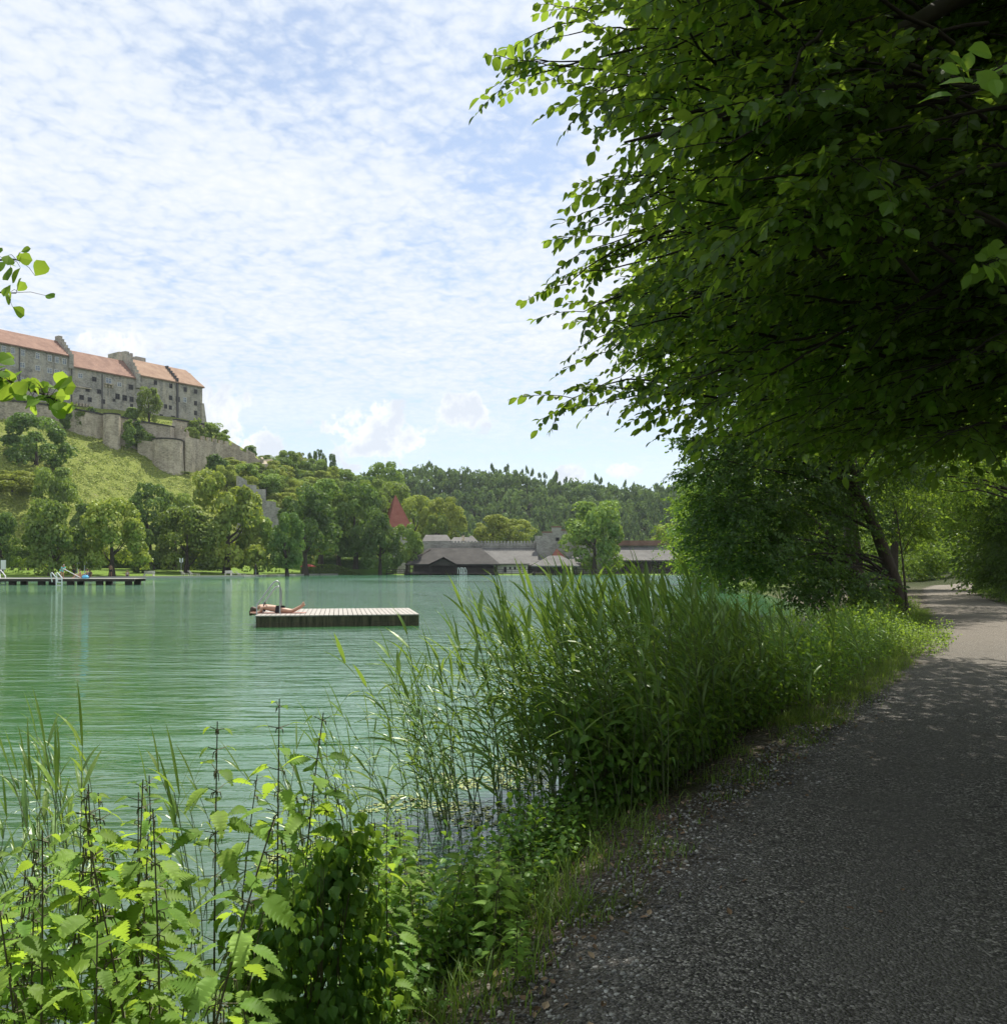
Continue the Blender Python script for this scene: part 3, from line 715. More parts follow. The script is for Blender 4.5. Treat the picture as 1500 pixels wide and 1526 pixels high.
# tussocks on the meadow
rt=np.random.default_rng(21); n=60000; s=rt.uniform(-45,75,n); d_=rt.uniform(4,66,n); q=O[None]+s[:,None]*U+d_[:,None]*N_; hh_=height(q[:,0],q[:,1])
kk=(hh_>1.5)&((wob(q[:,0]*5,q[:,1]*5,.35)+rt.normal(0,.25,n))>.12); q=q[kk]; hh_=hh_[kk]; n=len(q); print('tussocks',n)
m_=3; pp=np.repeat(np.column_stack([q,hh_+.08]),m_,0)+rt.normal(0,1,(n*m_,3))*[.22,.22,.10]
A_=Acc(); A_.inst(np.array([[-.22,-.1,0],[.22,-.1,0],[.16,.1,.05],[-.16,.1,.05]]),[[0,1,2,3]],frames(rt.normal(0,.45,(n*m_,3))+[.3,-.6,.6],rt.uniform(0,6,n*m_)),pp,rt.random(n*m_))
MTU=leafmat('meadow tussocks',(.14,.21,.032),(.42,.45,.10),(.32,.42,.06),.3,.02,.6,.1)
tag(A_.build('meadow_grass',MTU),'rough tufted grass covering the steep meadow under the castle','grass',None,'stuff')
# thin poplars on the skyline
for i,(px,top,bot,hw,l) in enumerate([(425,674,700,13,'thin skyline poplar nearest the castle wall end'),(447,676,708,10,'second thin skyline poplar from the castle'),(466,673,715,8,'tall narrow skyline poplar with a gap to its left'),(480,671,720,9,'tallest narrow skyline poplar'),(496,677,720,8,'right narrow skyline poplar'),(508,698,722,5,'smallest narrow skyline poplar')]):
    far_tree(px,335,top,bot,hw,'column',LM_dark,l,'poplar_tree','poplar','thin poplars on the skyline',r0=.2)
# slope bushes right of the castle
sb=[]
r_=np.random.default_rng(3); tries=0
while len(sb)<120 and tries<30000:
    tries+=1; s=r_.uniform(38,150); d_=r_.uniform(0,72); q=O+U*s+N_*d_; h=float(height(*q))
    if h<2: continue
    px=750+F*q[0]/q[1]; py=HY-(h-CZ)*F/q[1]
    if 345<px<424 and 700<py+8 and q[1]<238: continue
    if px<292 or (px<312 and py<715) or (px<395 and py<693) : continue
    if any(np.hypot(q[0]-a,q[1]-b)<5.2 for a,b in sb): continue
    sb.append(tuple(q)); R=r_.uniform(3.0,5.4); Hh=r_.uniform(4,7.5)
    if px<415 and py<712: Hh*=.45; R*=.7
    k=len(sb)
    e=empty('slope_tree',(q[0],q[1],h),0,'light green bushy tree on the steep slope right of the castle walls','tree','bushy trees on the steep slope')
    c=bpy.data.objects.new('crown',crown('round',[LM_far,LM_yel,LM_far,LM_dark][k%4],k%3)); link(c,e)
    c.scale=(R,R,Hh); c.rotation_euler.z=k*1.3; c.location=(0,0,.2)
    A_=Acc(); A_.tube([[0,0,-.3],[.1,0,Hh*.6]],[.16,.06],5); A_.build('trunk',MBARK,e)
# ivy and bushes on the ramparts
for i,(px,py,w_,h_,off) in enumerate([(98,622,8,18,.8),(112,620,12,18,.8),(138,622,10,16,.8),(192,646,9,22,.8),(205,646,10,20,.8),(214,656,14,16,1),(230,650,12,18,.8),(290,645,16,22,.8),(322,694,16,18,1),(197,617,14,10,.8),(375,680,6,16,.8)]):
    h=hit(px,py+h_*1.2); Y=h[1]-1.0; c0=np.array([(px-750)*Y/F,Y,CZ+(HY-py)*Y/F])
    r2=np.random.default_rng(50+i); n=1600; R=w_*Y/F; Hh=h_*Y/F
    t=r2.normal(0,1,(n,3)); t/=np.linalg.norm(t,axis=1,keepdims=True); pp=t*np.array([R,.7,Hh])*r2.uniform(.4,1,n)[:,None]
    pp[:,0]+=.25*R*np.sin(pp[:,2]*2)
    A_=Acc(); A_.inst(np.array([[-.2,-.2,0],[.2,-.2,.05],[.2,.2,0],[-.2,.2,.05]]),[[0,1,2,3]],frames(t+r2.normal(0,.5,(n,3)),r2.uniform(0,6,n)),pp,r2.random(n))
    o=A_.build('ivy_bush',[LM_dark,LM_far][i%2]); o.location=tuple(c0)
    tag(o,'%s ivy bush growing on the castle rampart, %s'%(['dark','light'][i%2],['left of the leafy twig shadow','under the twig at the left wall','left of the narrow turret','just right of the narrow turret','second right of the narrow turret','low by the wall stub','over the broad bastion','under the end wing','below the square block','above the sloping coping','at the end of the battlements'][i]),'bush','ivy bushes on the ramparts')

# ------------------------------------------------------------------ the wooded hill
r3=np.random.default_rng(11); A_=Acc(); Tm=Acc()
tm=[]
for k,(sh,nq) in enumerate([('round',330),('round',330),('dome',300),('cone',260),('round',330)]):
    me=crown_mesh(900+k,nq,.17,sh,16,LM_forest); n=len(me.vertices); co_=np.empty(n*3,np.float32); me.vertices.foreach_get('co',co_)
    tt=np.empty(n,np.float32); me.attributes['tint'].data.foreach_get('value',tt); bpy.data.meshes.remove(me); tm.append((co_.reshape(-1,3),tt,sh))
pts=[]; 
for (x0,x1,y0,y1,sp_,N0,sc) in [(-105,165,385,515,5.3,3400,1.0),(0,330,610,805,8,2200,1.35)]:
    P_=[]; grid={}
    for _ in range(N0*4):
        x=r3.uniform(x0,x1); y=r3.uniform(y0,y1); h=float(height(x,y))
        if h<1.5: continue
        px=750+F*x/y
        if px<528 or px>1150: continue
        g=(int(x//sp_),int(y//sp_)); 
        if any((x-a)**2+(y-b)**2<sp_**2 for i in (-1,0,1) for j in (-1,0,1) for a,b in grid.get((g[0]+i,g[1]+j),[])): continue
        grid.setdefault(g,[]).append((x,y)); pts.append((x,y,h,sc))
        if len(pts)>1900: break
for (x,y,h,sc) in pts:
    con = r3.random()< (.55 if wob(np.array(x),np.array(y),.02)>0.05 else .12)
    k=3 if con else r3.choice([0,1,2,4]); V,tt,sh=tm[k]
    R=(r3.uniform(3.6,5.6) if not con else r3.uniform(2.2,3.0))*sc; Hh=(r3.uniform(9,14) if not con else r3.uniform(13,17))*sc
    a=r3.uniform(0,6.28); M=np.array([[math.cos(a)*R,-math.sin(a)*R,0],[math.sin(a)*R,math.cos(a)*R,0],[0,0,Hh]])
    n=len(V); base=r3.uniform(-.35,.35)-(.25 if con else 0)
    A_.add(V@M.T+[x,y,h+.5],np.arange(n).reshape(-1,4),np.clip(tt+base,0,1))
    A_.tube([[x,y,h-.5],[x,y,h+Hh*.5]],[.3,.12],4,0,1,cap=False)
tag(A_.build('forest',[LM_forest,MBARK]),'dense mixed forest covering the hill behind the town wall','forest',None,'stuff')
print('forest trees',len(pts),'slope',len(sb))
# ------------------------------------------------------------------ far shore buildings
def bz(px,py,Y): return P(px,py,Y)
# red pyramid tower
Y=236; X=(589-750)*Y/F; e=empty('town_tower',(X,Y,0),.5,'round town tower with a steep red pyramid roof among the trees','tower')
R=19*Y/F; ze=CZ+(HY-783)*Y/F; zt=CZ+(HY-737)*Y/F
A_=Acc(); A_.box(-R*.8,R*.8,-R*.8,R*.8,-1,ze); A_.build('wall',MS3,e)
A_=Acc(); V=[[-R,-R,ze-.6],[R,-R,ze-.6],[R,R,ze-.6],[-R,R,ze-.6],[0,0,zt]]; A_.add(V,[[0,1,4],[1,2,4],[2,3,4],[3,0,4]]); A_.add(V,[[0,3,2,1]]); A_.build('roof',MT3,e,fixn=True)
A_=Acc(); A_.box(R*.9,R*1.25,-.6,.6,ze-5,ze+.6); A_.box(R*.85,R*1.3,-.7,.7,ze+.6,ze+.8); A_.build('chimney',MWH,e)
# long town wall with its grey shingled lean-to
Y0=226
def xz(px,py,Y): p=P(px,py,Y); return p[0],p[2]
e=empty('town_wall',(-3,Y0,0),0,'long grey battered town wall behind the boathouses, with a sloping shingled foot','wall')
def boxpx(a_,px0,px1,py0,py1,Y,dep,e,z0=None):
    x0,z1=xz(px0,py0,Y); x1,zz=xz(px1,py1,Y); L=np.array(e.location)
    a_.box(x0-L[0],x1-L[0],Y-L[1],Y+dep-L[1],(zz if z0 is None else z0)-L[2],z1-L[2])
A_=Acc(); boxpx(A_,626,672,806,860,Y0,3,e,-1); boxpx(A_,672,799,809,860,Y0+.004,3,e,-1); A_.build('masonry',MS3,e)
A_=Acc(); 
for k in range(26):
    x0,z1=xz(672+k*4.9,808.2,Y0); x1,_=xz(672+k*4.9+3.1,808,Y0); A_.box(x0+3,x1+3,-.25,0.6,z1-1.0,z1+.35)
A_.build('battlements',MS3,e)
A_=Acc(); xa,za=xz(640,817,Y0); xb,zb=xz(800,817,Y0); _,zc_=xz(640,842,Y0-9)
V=np.array([[xa,Y0-.1,za],[xb,Y0-.1,za],[xb,Y0-10,zc_],[xa,Y0-10,zc_],[xa,Y0-.1,za-.4],[xb,Y0-.1,za-.4],[xb,Y0-10,zc_-.4],[xa,Y0-10,zc_-.4]])-np.array(e.location)
A_.add(V,[[0,3,2,1],[4,5,6,7],[0,1,5,4],[1,2,6,5],[2,3,7,6],[3,0,4,7]]); A_.build('roof',MT4,e)
# stepped gable house
e=empty('gabled_house',(10,Y0-2,0),0,'pale stone house with a stepped gable capped in red brick','house')
A_=Acc(); B_=Acc()
stp=[(797,818,797.5,808),(808,822,793,0),(822,836,785,0),(836,845,790,0),(845,853,794,0),(853,860,801,0)]
boxpx(A_,799,853,806,860,Y0-2,7,e,-.5)
for k,(a,b,t,_) in enumerate(stp):
    boxpx(A_,a,b,t+1,808,Y0-2.002-.003*k,1.0,e); 
    if t<796: boxpx(B_,a-.5,b+.5,t-1,t+1,Y0-2.1,1.2,e)
A_.build('wall',MS3,e); B_.build('gable_caps',MT1,e)
A_=Acc(); boxpx(A_,828,833,801,806,Y0-2.15,.3,e); A_.build('window',MDK,e)
A_=Acc(); x0,z0=xz(818,834,Y0-5); x1,_=xz(845,834,Y0-5); xm,zm=xz(830,817,Y0-5); L=np.array(e.location)
V=np.array([[x0,Y0-6,z0],[x1,Y0-6,z0],[xm,Y0-3,zm],[x0,Y0-2.2,z0],[x1,Y0-2.2,z0]])-L; A_.add(V,[[0,1,2],[1,4,2],[4,3,2],[3,0,2]]); A_.build('dormer_roof',MT3,e)
A_=Acc(); V=np.array([[xz(792,829,Y0-3)[0],Y0-2.1,xz(792,829,Y0-3)[1]],[xz(862,829,Y0-3)[0],Y0-2.1,xz(862,829,Y0-3)[1]],[xz(866,845,Y0-12)[0],Y0-12,xz(866,843,Y0-12)[1]],[xz(792,845,Y0-12)[0],Y0-12,xz(792,843,Y0-12)[1]]])-L
A_.add(V,[[0,3,2,1]]); A_.add(V-[0,0,.3],[[0,1,2,3]]); A_.build('lean_to_roof',MT4,e)
# right wall with red tiled cap
e=empty('capped_wall',(38,Y0,0),0,'grey town wall with a red tiled cap right of the lone round tree','wall')
A_=Acc(); boxpx(A_,853,1060,812,860,Y0,2,e,-1); A_.build('masonry',MS3,e)
A_=Acc(); boxpx(A_,912,1060,805.5,813,Y0-.6,3.2,e); A_.build('cap',MT1,e)
A_=Acc(); x0,z0=xz(900,815,Y0); x1,_=xz(1060,815,Y0); _,z2=xz(900,835,Y0-8); L=np.array(e.location)
V=np.array([[x0,Y0-.1,z0],[x1,Y0-.1,z0],[x1,Y0-8,z2],[x0,Y0-8,z2]])-L; A_.add(V,[[0,3,2,1]]); A_.add(V-[0,0,.35],[[0,1,2,3]]); A_.build('lean_to_roof',MT4,e)
A_=Acc(); 
for k in range(14):
    xx=x0+(x1-x0)*k/13-L[0]; A_.box(xx-.12,xx+.12,-7.8,-7.5,-.5,z2-.2)
A_.box(x0-L[0],x1-L[0],-7.4,-7.3,0,1.9); A_.build('timber_front',MWD,e)
# grey roofed house behind the wall
e=empty('roofed_house',(-17,240,0),0,'low house with grey hipped roofs behind the left end of the town wall','house')
A_=Acc()
def hip(A,px0,px1,r0,r1,pe,pr,Y,D,L):
    xa,z0=xz(px0,pe,Y); xb,_=xz(px1,pe,Y); xr0,z1=xz(r0,pr,Y+D/2); xr1,_=xz(r1,pr,Y+D/2)
    V=np.array([[xa,Y,z0],[xb,Y,z0],[xb,Y+D,z0],[xa,Y+D,z0],[xr0,Y+D/2,z1],[xr1,Y+D/2,z1]])-L
    A.add(V,[[0,1,5,4],[2,3,4,5]]); A.add(V,[[1,2,5],[3,0,4]]); A.add(V,[[0,3,2,1]])
L=np.array(e.location); hip(A_,628,672,634,666,807.5,797,238,9,L); A_.build('roof',MT4,e,fixn=True)
A_=Acc(); hip(A_,670,708,676,700,807.5,800.5,240,8,L); hip(A_,694,713,700,704,807.8,798.5,237.4,7,L); A_.build('annex_roof',MT4,e)
A_=Acc(); boxpx(A_,630,712,807.4,840,238.6,6,e,-.5); A_.build('wall',MWH,e)
A_=Acc(); boxpx(A_,688,692,798,806,240,1,e); A_.build('chimney',MS2,e)
# white changing house
e=empty('changing_house',(3,213.5,0),0,'long low white changing house with small windows between the dark boathouses','house')
A_=Acc(); boxpx(A_,735,786,841.5,858,212.5,3,e,-.3); A_.build('wall',MWH,e)
for k,(px,w_,t,b_) in enumerate([(738,3,845,854),(752.5,4,845,853),(760,2.6,845,848.5),(767,2.6,845,848.5),(774,2.6,845,849),(781,3.5,845,853)]):
    A_=Acc(); boxpx(A_,px-w_/2,px+w_/2,t,b_,212.35,.3,e); A_.build('door' if b_>850 else 'window',MDK,e)
A_=Acc(); boxpx(A_,732,789,840,841.4,211.6,4.4,e); A_.build('eaves',MT4,e)
# boathouse one
def boathouse(name,label,px0,px1,pm,eave_py,ridge_py,ridge_px1,Y,D,front=True,mroof=None):
    x0,ze=xz(px0,eave_py,Y); x1,_=xz(px1,eave_py,Y); xr0,zr=xz(pm,ridge_py,Y+D*.5); xr1,_=xz(ridge_px1,ridge_py+8,Y+D*.5)
    e=empty(name,((x0+x1)/2,Y+D/2,-.2),0,label,'boathouse','dark boathouses on the far shore'); L=np.array(e.location)
    A_=Acc(); V=np.array([[x0,Y,ze],[x1,Y,ze],[x1,Y+D,ze],[x0,Y+D,ze],[xr0,Y+D/2,zr],[xr1,Y+D/2,zr]])-L
    A_.add(V,[[0,1,5,4],[2,3,4,5]]); A_.add(V,[[1,2,5]]); A_.add(V-[0,0,.3],[[0,4,5,1],[2,5,4,3]]); A_.add(np.array([V[0],V[1],V[1]-[0,0,.3],V[0]-[0,0,.3]]),[[0,3,2,1]])
    A_.build('roof',mroof or MT5,e)
    n=int((x1-x0)/2.6)
    for k in range(n+1):
        xx=x0+.8+(x1-x0-1.6)*k/n-L[0]
        for yy in (-D/2+.7,D/2-.9):
            A_=Acc(); A_.box(xx-.14,xx+.14,yy,yy+.28,-1.2,ze-L[2]+ .1); A_.build('post',MWD,e)
    A_=Acc(); A_.box(x0-L[0]+.4,x1-L[0]-.4,-D/2+.3,D/2-.3,.35,.6); A_.build('deck',MWD,e)
    A_=Acc(); A_.box(x0-L[0]+1,x1-L[0]-1,D/2-1.6,D/2-1.3,.6,ze-L[2]-.1); A_.build('plank_wall',MWD,e); A_=Acc(); A_.box(x0-L[0]+(x1-x0)*.35,x1-L[0]-1.2,-D/2+1.4,-D/2+1.5,.6,ze-L[2]-.9); A_.build('plank_wall',MWD,e); A_=Acc()
    A_.box(x0-L[0]+.6,x1-L[0]-.6,-D/2+.5,-D/2+.6,1.45,1.6); A_.box(x0-L[0]+.6,x1-L[0]-.6,-D/2+.72,-D/2+.95,ze-L[2]-.35,ze-L[2]-.05); A_.build('rails',MWD,e)
    return e,L,x0,x1,ze,zr
e,L,x0,x1,ze,zr=boathouse('boathouse','large dark timber boathouse with long shingled roof and a small front gable',604,745,638,840.5,817,717,203,14)
A_=Acc(); xa,z0=xz(638,841,201.5); xb,_=xz(681,841,201.5); xm,zm=xz(661,830,201.5)
V=np.array([[xa,201.4,z0],[xm,201.4,zm],[xb,201.4,z0],[xa,209,z0],[xm,209,zm],[xb,209,z0]])-L
A_.add(V,[[0,1,4,3],[1,2,5,4]]); A_.add(V-[0,0,.25],[[0,3,4,1],[1,4,5,2]]); A_.build('front_gable_roof',MT5,e)
A_=Acc(); A_.add(np.array([V[0],V[1],V[2]])*np.array([.995,1,1])+[0,.5,-.3],[[0,2,1]]); 
for xx in (V[0][0]+.3,V[1][0],V[2][0]-.3): A_.box(xx-.12,xx+.12,V[0][1]+.3,V[0][1]+.55,-.8,V[0][2]+.02)
A_.build('front_gable_posts',MWD,e)
A_=Acc(); xl,zl=xz(604,840.8,203); xr,_=xz(672,840.8,203); xm,zm=xz(638,818,203.6)
V=np.array([[xl,203.2,zl-.2],[xr,203.2,zl-.2],[xm,209.5,zm]])-L; A_.add(V,[[0,1,2]]); A_.tube([V[0]-[0,.2,0],V[2]-[0,.2,0]],.22,4); A_.build('gable_boards',MWD,e)
boathouse('boathouse','small dark timber boathouse with a pale shingled roof below the stepped gable',791,864,818,843,828,836,199,10,mroof=MT4)
# boardwalk along the far shore
e=empty('boardwalk',(-5,204,-.2),0,'low dark boardwalk with railings running along the far shore boathouses','boardwalk')
A_=Acc(); A_.box(-21,45,-3.2,-1.6,.28,.42); A_.build('deck',MWD,e)
A_=Acc(); 
for k in range(34): A_.box(-21+k*1.98,-20.86+k*1.98,-3.1,-2.96,-1,1.3)
A_.box(-21,45,-3.05,-3.0,1.2,1.3); A_.box(-21,45,-3.05,-3.0,.8,.86); A_.build('railing',MWD,e)
def ladder(px,py_base,Y,h,label,lean=0.0,rz=0,w_=.55,group='white swimming ladders'):
    x=(px-750)*Y/F; e=empty('swimming_ladder',(x,Y,-.2),rz,label,'ladder',group)
    for sgn in (-1,1):
        A_=Acc(); A_.tube([[sgn*w_/2,0,-.6],[sgn*w_/2,0,h*.6],[sgn*w_/2-lean*.6,0.1,h],[sgn*w_/2-lean,.5,h*.92],[sgn*w_/2-lean,.8,.3]],.055,6); A_.build('rail',MWHM,e)
    A_=Acc()
    for k in range(4): A_.box(-w_/2,w_/2,-.03,.03,k*.28-.3,k*.28-.24)
    A_.build('rungs',MWHM,e)
ladder(687,857,199.5,1.7,'left one of the white ladders in front of the large boathouse',.5)
ladder(693,857,199.5,1.7,'right one of the white ladders in front of the large boathouse',.5)

# ------------------------------------------------------------------ lawn furniture
def hedge(x0,y0,x1,y1,h,w_,label,mat,seed,g=None):
    r=np.random.default_rng(seed); L=math.hypot(x1-x0,y1-y0); n=int(L*h*70); e_=np.array([x1-x0,y1-y0])/L; nn=np.array([e_[1],-e_[0]])
    s=r.uniform(0,L,n); face=r.random(n); z=r.uniform(0,h,n); o=r.uniform(-w_/2,w_/2,n)
    fr=face<.55; bk=(face>=.55)&(face<.7); o=np.where(fr,w_/2*r.uniform(.8,1.1,n)*(1 if nn[1]<0 else -1),np.where(bk,-w_/2*(1 if nn[1]<0 else -1),o)); z=np.where(fr|bk,z,h*r.uniform(.9,1.07,n))
    p_=np.stack([x0+e_[0]*s+nn[0]*o,y0+e_[1]*s+nn[1]*o,z+height(x0+e_[0]*s,y0+e_[1]*s)],1); c=p_.mean(0); c[2]=0
    A_=Acc(); A_.inst(np.array([[-.11,-.11,0],[.11,-.11,.03],[.11,.11,0],[-.11,.11,.03]]),[[0,1,2,3]],frames(r.normal(0,1,(n,3))+np.array([0,-.8,.8]),r.uniform(0,6,n))*1.0,p_-c,r.random(n))
    M=(np.array([[e_[0],nn[0],0],[e_[1],nn[1],0],[0,0,1]]),np.array([x0,y0,0])-c); hz=float(height((x0+x1)/2,(y0+y1)/2))
    A_.box(.1,L-.1,-w_*.42,w_*.42,-.3+hz,h*.92+hz,M,.1)
    o_=A_.build('hedge',mat); o_.location=tuple(c); tag(o_,label,'hedge',g); return o_
hedge(*XY(447,206),*XY(582,212),2.0,1.4,'clipped low green hedge on the lawn behind the red parasol',LM_far,1)
hedge(*XY(10,158),*XY(330,190),3.4,2.0,'long dark hedge behind the trees at the back of the lawn',LM_dark,2)
hedge(*XY(470,214),*XY(590,222),3.6,2,'taller dark hedge behind the clipped hedge near the boathouse',LM_dark,3)
def on(px,Y):
    if px<380 and Y<175: Y=max(Y,far_shore(px)+1.3)
    x=(px-750)*Y/F; return (x,Y,float(height(x,Y)))
e=empty('parasol',on(459,203),0,'open red parasol on the lawn before the clipped hedge','parasol')
A_=Acc(); n=10; a=np.arange(n)*2*math.pi/n; V=np.vstack([np.stack([1.9*np.cos(a),1.9*np.sin(a),np.full(n,1.55)],1),np.stack([1.1*np.cos(a),1.1*np.sin(a),np.full(n,1.95)],1),[[0,0,2.15]]])
A_.add(V,[[i,(i+1)%n,n+(i+1)%n,n+i] for i in range(n)]); A_.add(V,[[n+i,n+(i+1)%n,2*n] for i in range(n)]); A_.build('canopy',flat('red cloth',(.62,.12,.09),.8),e)
A_=Acc(); A_.tube([[0,0,0],[0,0,2.2]],.03,5); A_.build('pole',MWHM,e)
MSLAT=flat('pale bench slats',(.62,.60,.56),.7)
def lounger(px,Y,rz,label,dark=False):
    e=empty('sun_lounger',on(px,Y),rz,label,'sun lounger','loungers and benches on the lawn'); mt=MWD if dark else MSLAT
    A_=Acc()
    for k in range(9): A_.box(-.35,.35,-.95+k*.15,-.84+k*.15,.36,.40)
    A_.build('seat',mt,e)
    A_=Acc()
    for k in range(6): 
        y=.42+k*.12; A_.box(-.35,.35,y,y+.09,.40+k*.10,.44+k*.10)
    A_.build('backrest',mt,e)
    for (x,y) in ((-.3,-.85),(.3,-.85),(-.3,.5),(.3,.5)):
        A_=Acc(); A_.box(x-.03,x+.03,y-.03,y+.03,0,.36); A_.build('leg',mt,e)
def bench(px,Y,label,w_=2.0,mat=None,rz=0):
    e=empty('bench',on(px,Y),rz,label,'bench','loungers and benches on the lawn'); mt=mat or MSLAT
    A_=Acc(); 
    for k in range(3): A_.box(-w_/2,w_/2,-.3+k*.16,-.17+k*.16,.42,.46)
    A_.build('seat',mt,e)
    A_=Acc(); 
    for k in range(3): A_.box(-w_/2,w_/2,.22,.26,.52+k*.15,.64+k*.15)
    A_.build('backrest',mt,e)
    for x in (-w_/2+.15,w_/2-.15):
        A_=Acc(); A_.box(x-.04,x+.04,-.28,.25,0,.42); A_.box(x-.04,x+.04,.26,.30,0.2,.95); A_.build('leg',mt,e)
bench(222,141,'white bench on the left lawn beyond the crouching bather',1.8)
lounger(277,146,1.2,'white lounger with raised back beside the lamp post'); lounger(289,146.5,1.3,'white lounger right of another one beside the lamp post')
bench(340,160,'pale bench on the lawn left of the water slide',1.3); lounger(351,161,1.3,'left one of the pale loungers near the water slide'); lounger(359,161.5,1.3,'right one of the pale loungers near the water slide')
bench(519,206,'pale bench in front of the clipped hedge',1.6); lounger(430,200,1.4,'dark lounger left of the red parasol',True); lounger(471,201,1.4,'dark lounger right of the red parasol',True)
bench(24,150,'dark bench on the lawn at the far left behind the jetty',1.6,MWD); bench(37,151,'second dark bench on the far left lawn, right of another one',1.4,MWD)
# lamp post
e=empty('lamp_post',on(270,137),0,'slim grey lamp post with twin upright lamps at the water edge','lamp post')
A_=Acc(); A_.tube([[0,0,0],[0,0,2.9]],.045,6); A_.box(-.25,.25,-.03,.03,2.35,2.42); A_.build('pole',MMET,e)
for sx in (-.22,.22):
    A_=Acc(); A_.tube([[sx,0,2.42],[sx,0,3.1]],.09,6); A_.build('lamp',MWHM,e)
e=empty('sign_post',on(381,168),0,'narrow post at the water edge left of the water slide','post')
A_=Acc(); A_.tube([[0,0,0],[0,0,2.7]],.05,6); A_.build('pole',MMET,e); A_=Acc(); A_.box(-.18,.18,-.07,-.05,1.6,2.5); A_.build('board',MWD,e)
# water slide
e=empty('water_slide',on(404,166),0,'small white water slide running down into the lake','slide')
A_=Acc(); V=[]
for (x,z) in ((-1.6,1.6),(-.9,1.5),(.4,.75),(1.7,.1),(2.4,-.15)):
    V+=[[x,-.3,z+.2],[x,-.25,z],[x,.25,z],[x,.3,z+.2]]
A_.add(V,[[i*4+k,i*4+k+1,i*4+k+5,i*4+k+4] for i in range(4) for k in range(3)]); A_.build('chute',MWHM,e)
for x,h in ((-1.5,1.55),(-.4,1.15)):
    for y in (-.28,.28):
        A_=Acc(); A_.tube([[x,y,-.1],[x,y,h]],.035,5); A_.build('leg',MMET,e)
A_=Acc(); 
for y in (-.28,.28): A_.tube([[-2.3,y,0],[-1.7,y,1.7],[-1.6,y,2.3],[-1.2,y,2.3],[-1.0,y,1.6]],.03,5)
for k in range(5): A_.box(-2.2+k*.13,-2.12+k*.13,-.28,.28,.25+k*.3,.3+k*.3)
A_.build('ladder',MMET,e)
# showers
for px,l in ((115,'left one of the white goose neck showers behind the seated bathers'),(126,'right one of the white goose neck showers behind the seated bathers')):
    e=empty('shower',on(px,134.5),0,l,'shower','goose neck showers on the shore')
    A_=Acc(); A_.tube([[0,0,0],[0,0,2.15],[.08,-.0,2.35],[.25,0,2.38],[.33,0,2.25]],.055,6); A_.build('pipe',MWHM,e); A_=Acc(); A_.tube([[.33,0,2.26],[.33,0,2.12]],[.05,.12],8); A_.build('shower_head',MMET,e)
e=empty('notice_board',on(5,136),0,'tall white notice board at the left edge behind the jetty','sign')
A_=Acc(); A_.box(-.38,.38,-.04,.04,.9,2.3); A_.build('board',MWHM,e); A_=Acc(); A_.box(-.05,.05,0.05,.12,-.1,2.2); A_.build('post',MMET,e)
# shore edge stones (kerb of the swimming lawn)
pts=[(-71.5,129.3),(-47.2,163.2),(-43.2,197.2),(-30.2,226.0)]
A_=Acc()
for (p,q) in zip(pts[:-1],pts[1:]):
    d_=np.array(q)-np.array(p); L_=np.linalg.norm(d_); d_/=L_; n_=np.array([d_[1],-d_[0]])
    A_.box(0,L_,-.6,.5,-.9,.10,(np.array([[d_[0],n_[0],0],[d_[1],n_[1],0],[0,0,1]]),np.array([p[0],p[1],0])))
o=A_.build('quay_edge',flat('pale concrete',(.40,.38,.34),.9)); tag(o,'pale concrete edge between the lawn and the lake','quay')

# ------------------------------------------------------------------ jetty
JY=90.0; jx0,jx1=-66.0,(200-750)*JY/F
e=empty('jetty',(-45,JY+1.6,-.2),0,'long grey wooden jetty on dark piles reaching in from the left edge','jetty')
MPLK=flat('bleached planks',(.42,.39,.35),.85,.25,5)
A_=Acc(); k=0; x=jx0
while x<jx1-.1: A_.box(x+45,x+45+.27,-1.6,1.4,.60,.66,tint=random.random()); x+=.3
A_.build('deck',MPLK,e)
A_=Acc(); A_.box(jx0+45,jx1+45,-1.55,-1.35,.36,.595); A_.box(jx0+45,jx1+45,1.1,1.3,.36,.595); A_.build('beams',MWD,e)
for k in range(11):
    A_=Acc(); xx=jx1+45-.8-k*2.9
    for yy in (-1.2,1.0): A_.box(xx-.3,xx+.3,yy,yy+.4,-1.8,.36)
    A_.build('pile',MWD,e)
ladder(4,870,JY+1.6,1.5,'white ladder at the far left end of the jetty',.9,0); ladder(88,866,JY-1.0,1.25,'low white ladder on the jetty beside the teal shirted person',.8,0)

# ------------------------------------------------------------------ bathing raft
bl=P(380,921,27); MRD=NT('raft deck wood'); n1=MRD.noise(MRD.mapv(MRD.objc(),(6,.7,1)),2,5,.6).outputs[0]
t_=MRD.attr(); cc_=MRD.mix(n1,(.235,.218,.195),(.40,.382,.35)); cc_=MRD.mix(t_,MRD.mix(.12,cc_,(.2,.17,.14)),cc_); MRD.principled(cc_,.8,None,.3); MRD=MRD.m
MRS=NT('raft side boards'); n1=MRS.noise(MRS.mapv(MRS.objc(),(7,7,.7)),1.6,6,.7).outputs[0]; MRS.principled(MRS.mix(MRS.maprange(n1,.35,.62),(.025,.028,.018),(.13,.115,.075)),.9,MRS.bump(n1,.5,.02),.2); MRS=MRS.m
RY=27.0; zt=CZ-(917.5-HY)*RY/F; xl=(380-750)*RY/F; xr=(625-750)*RY/F; RD=4.3
RZ=.18; hx=2.45; RC=np.array([xl,RY])+hx*np.array([math.cos(RZ),math.sin(RZ)])
e=empty('bathing_raft',(RC[0],RC[1],-.2),RZ,'square wooden bathing raft floating on the green lake','raft'); zz=zt+.2
A_=Acc(); n=34; w_=2*hx/n
for k in range(n): A_.box(-hx+k*w_+.006,-hx+(k+1)*w_-.012,-.03,RD,zz-.035+random.uniform(-.002,.002),zz,tint=random.random())
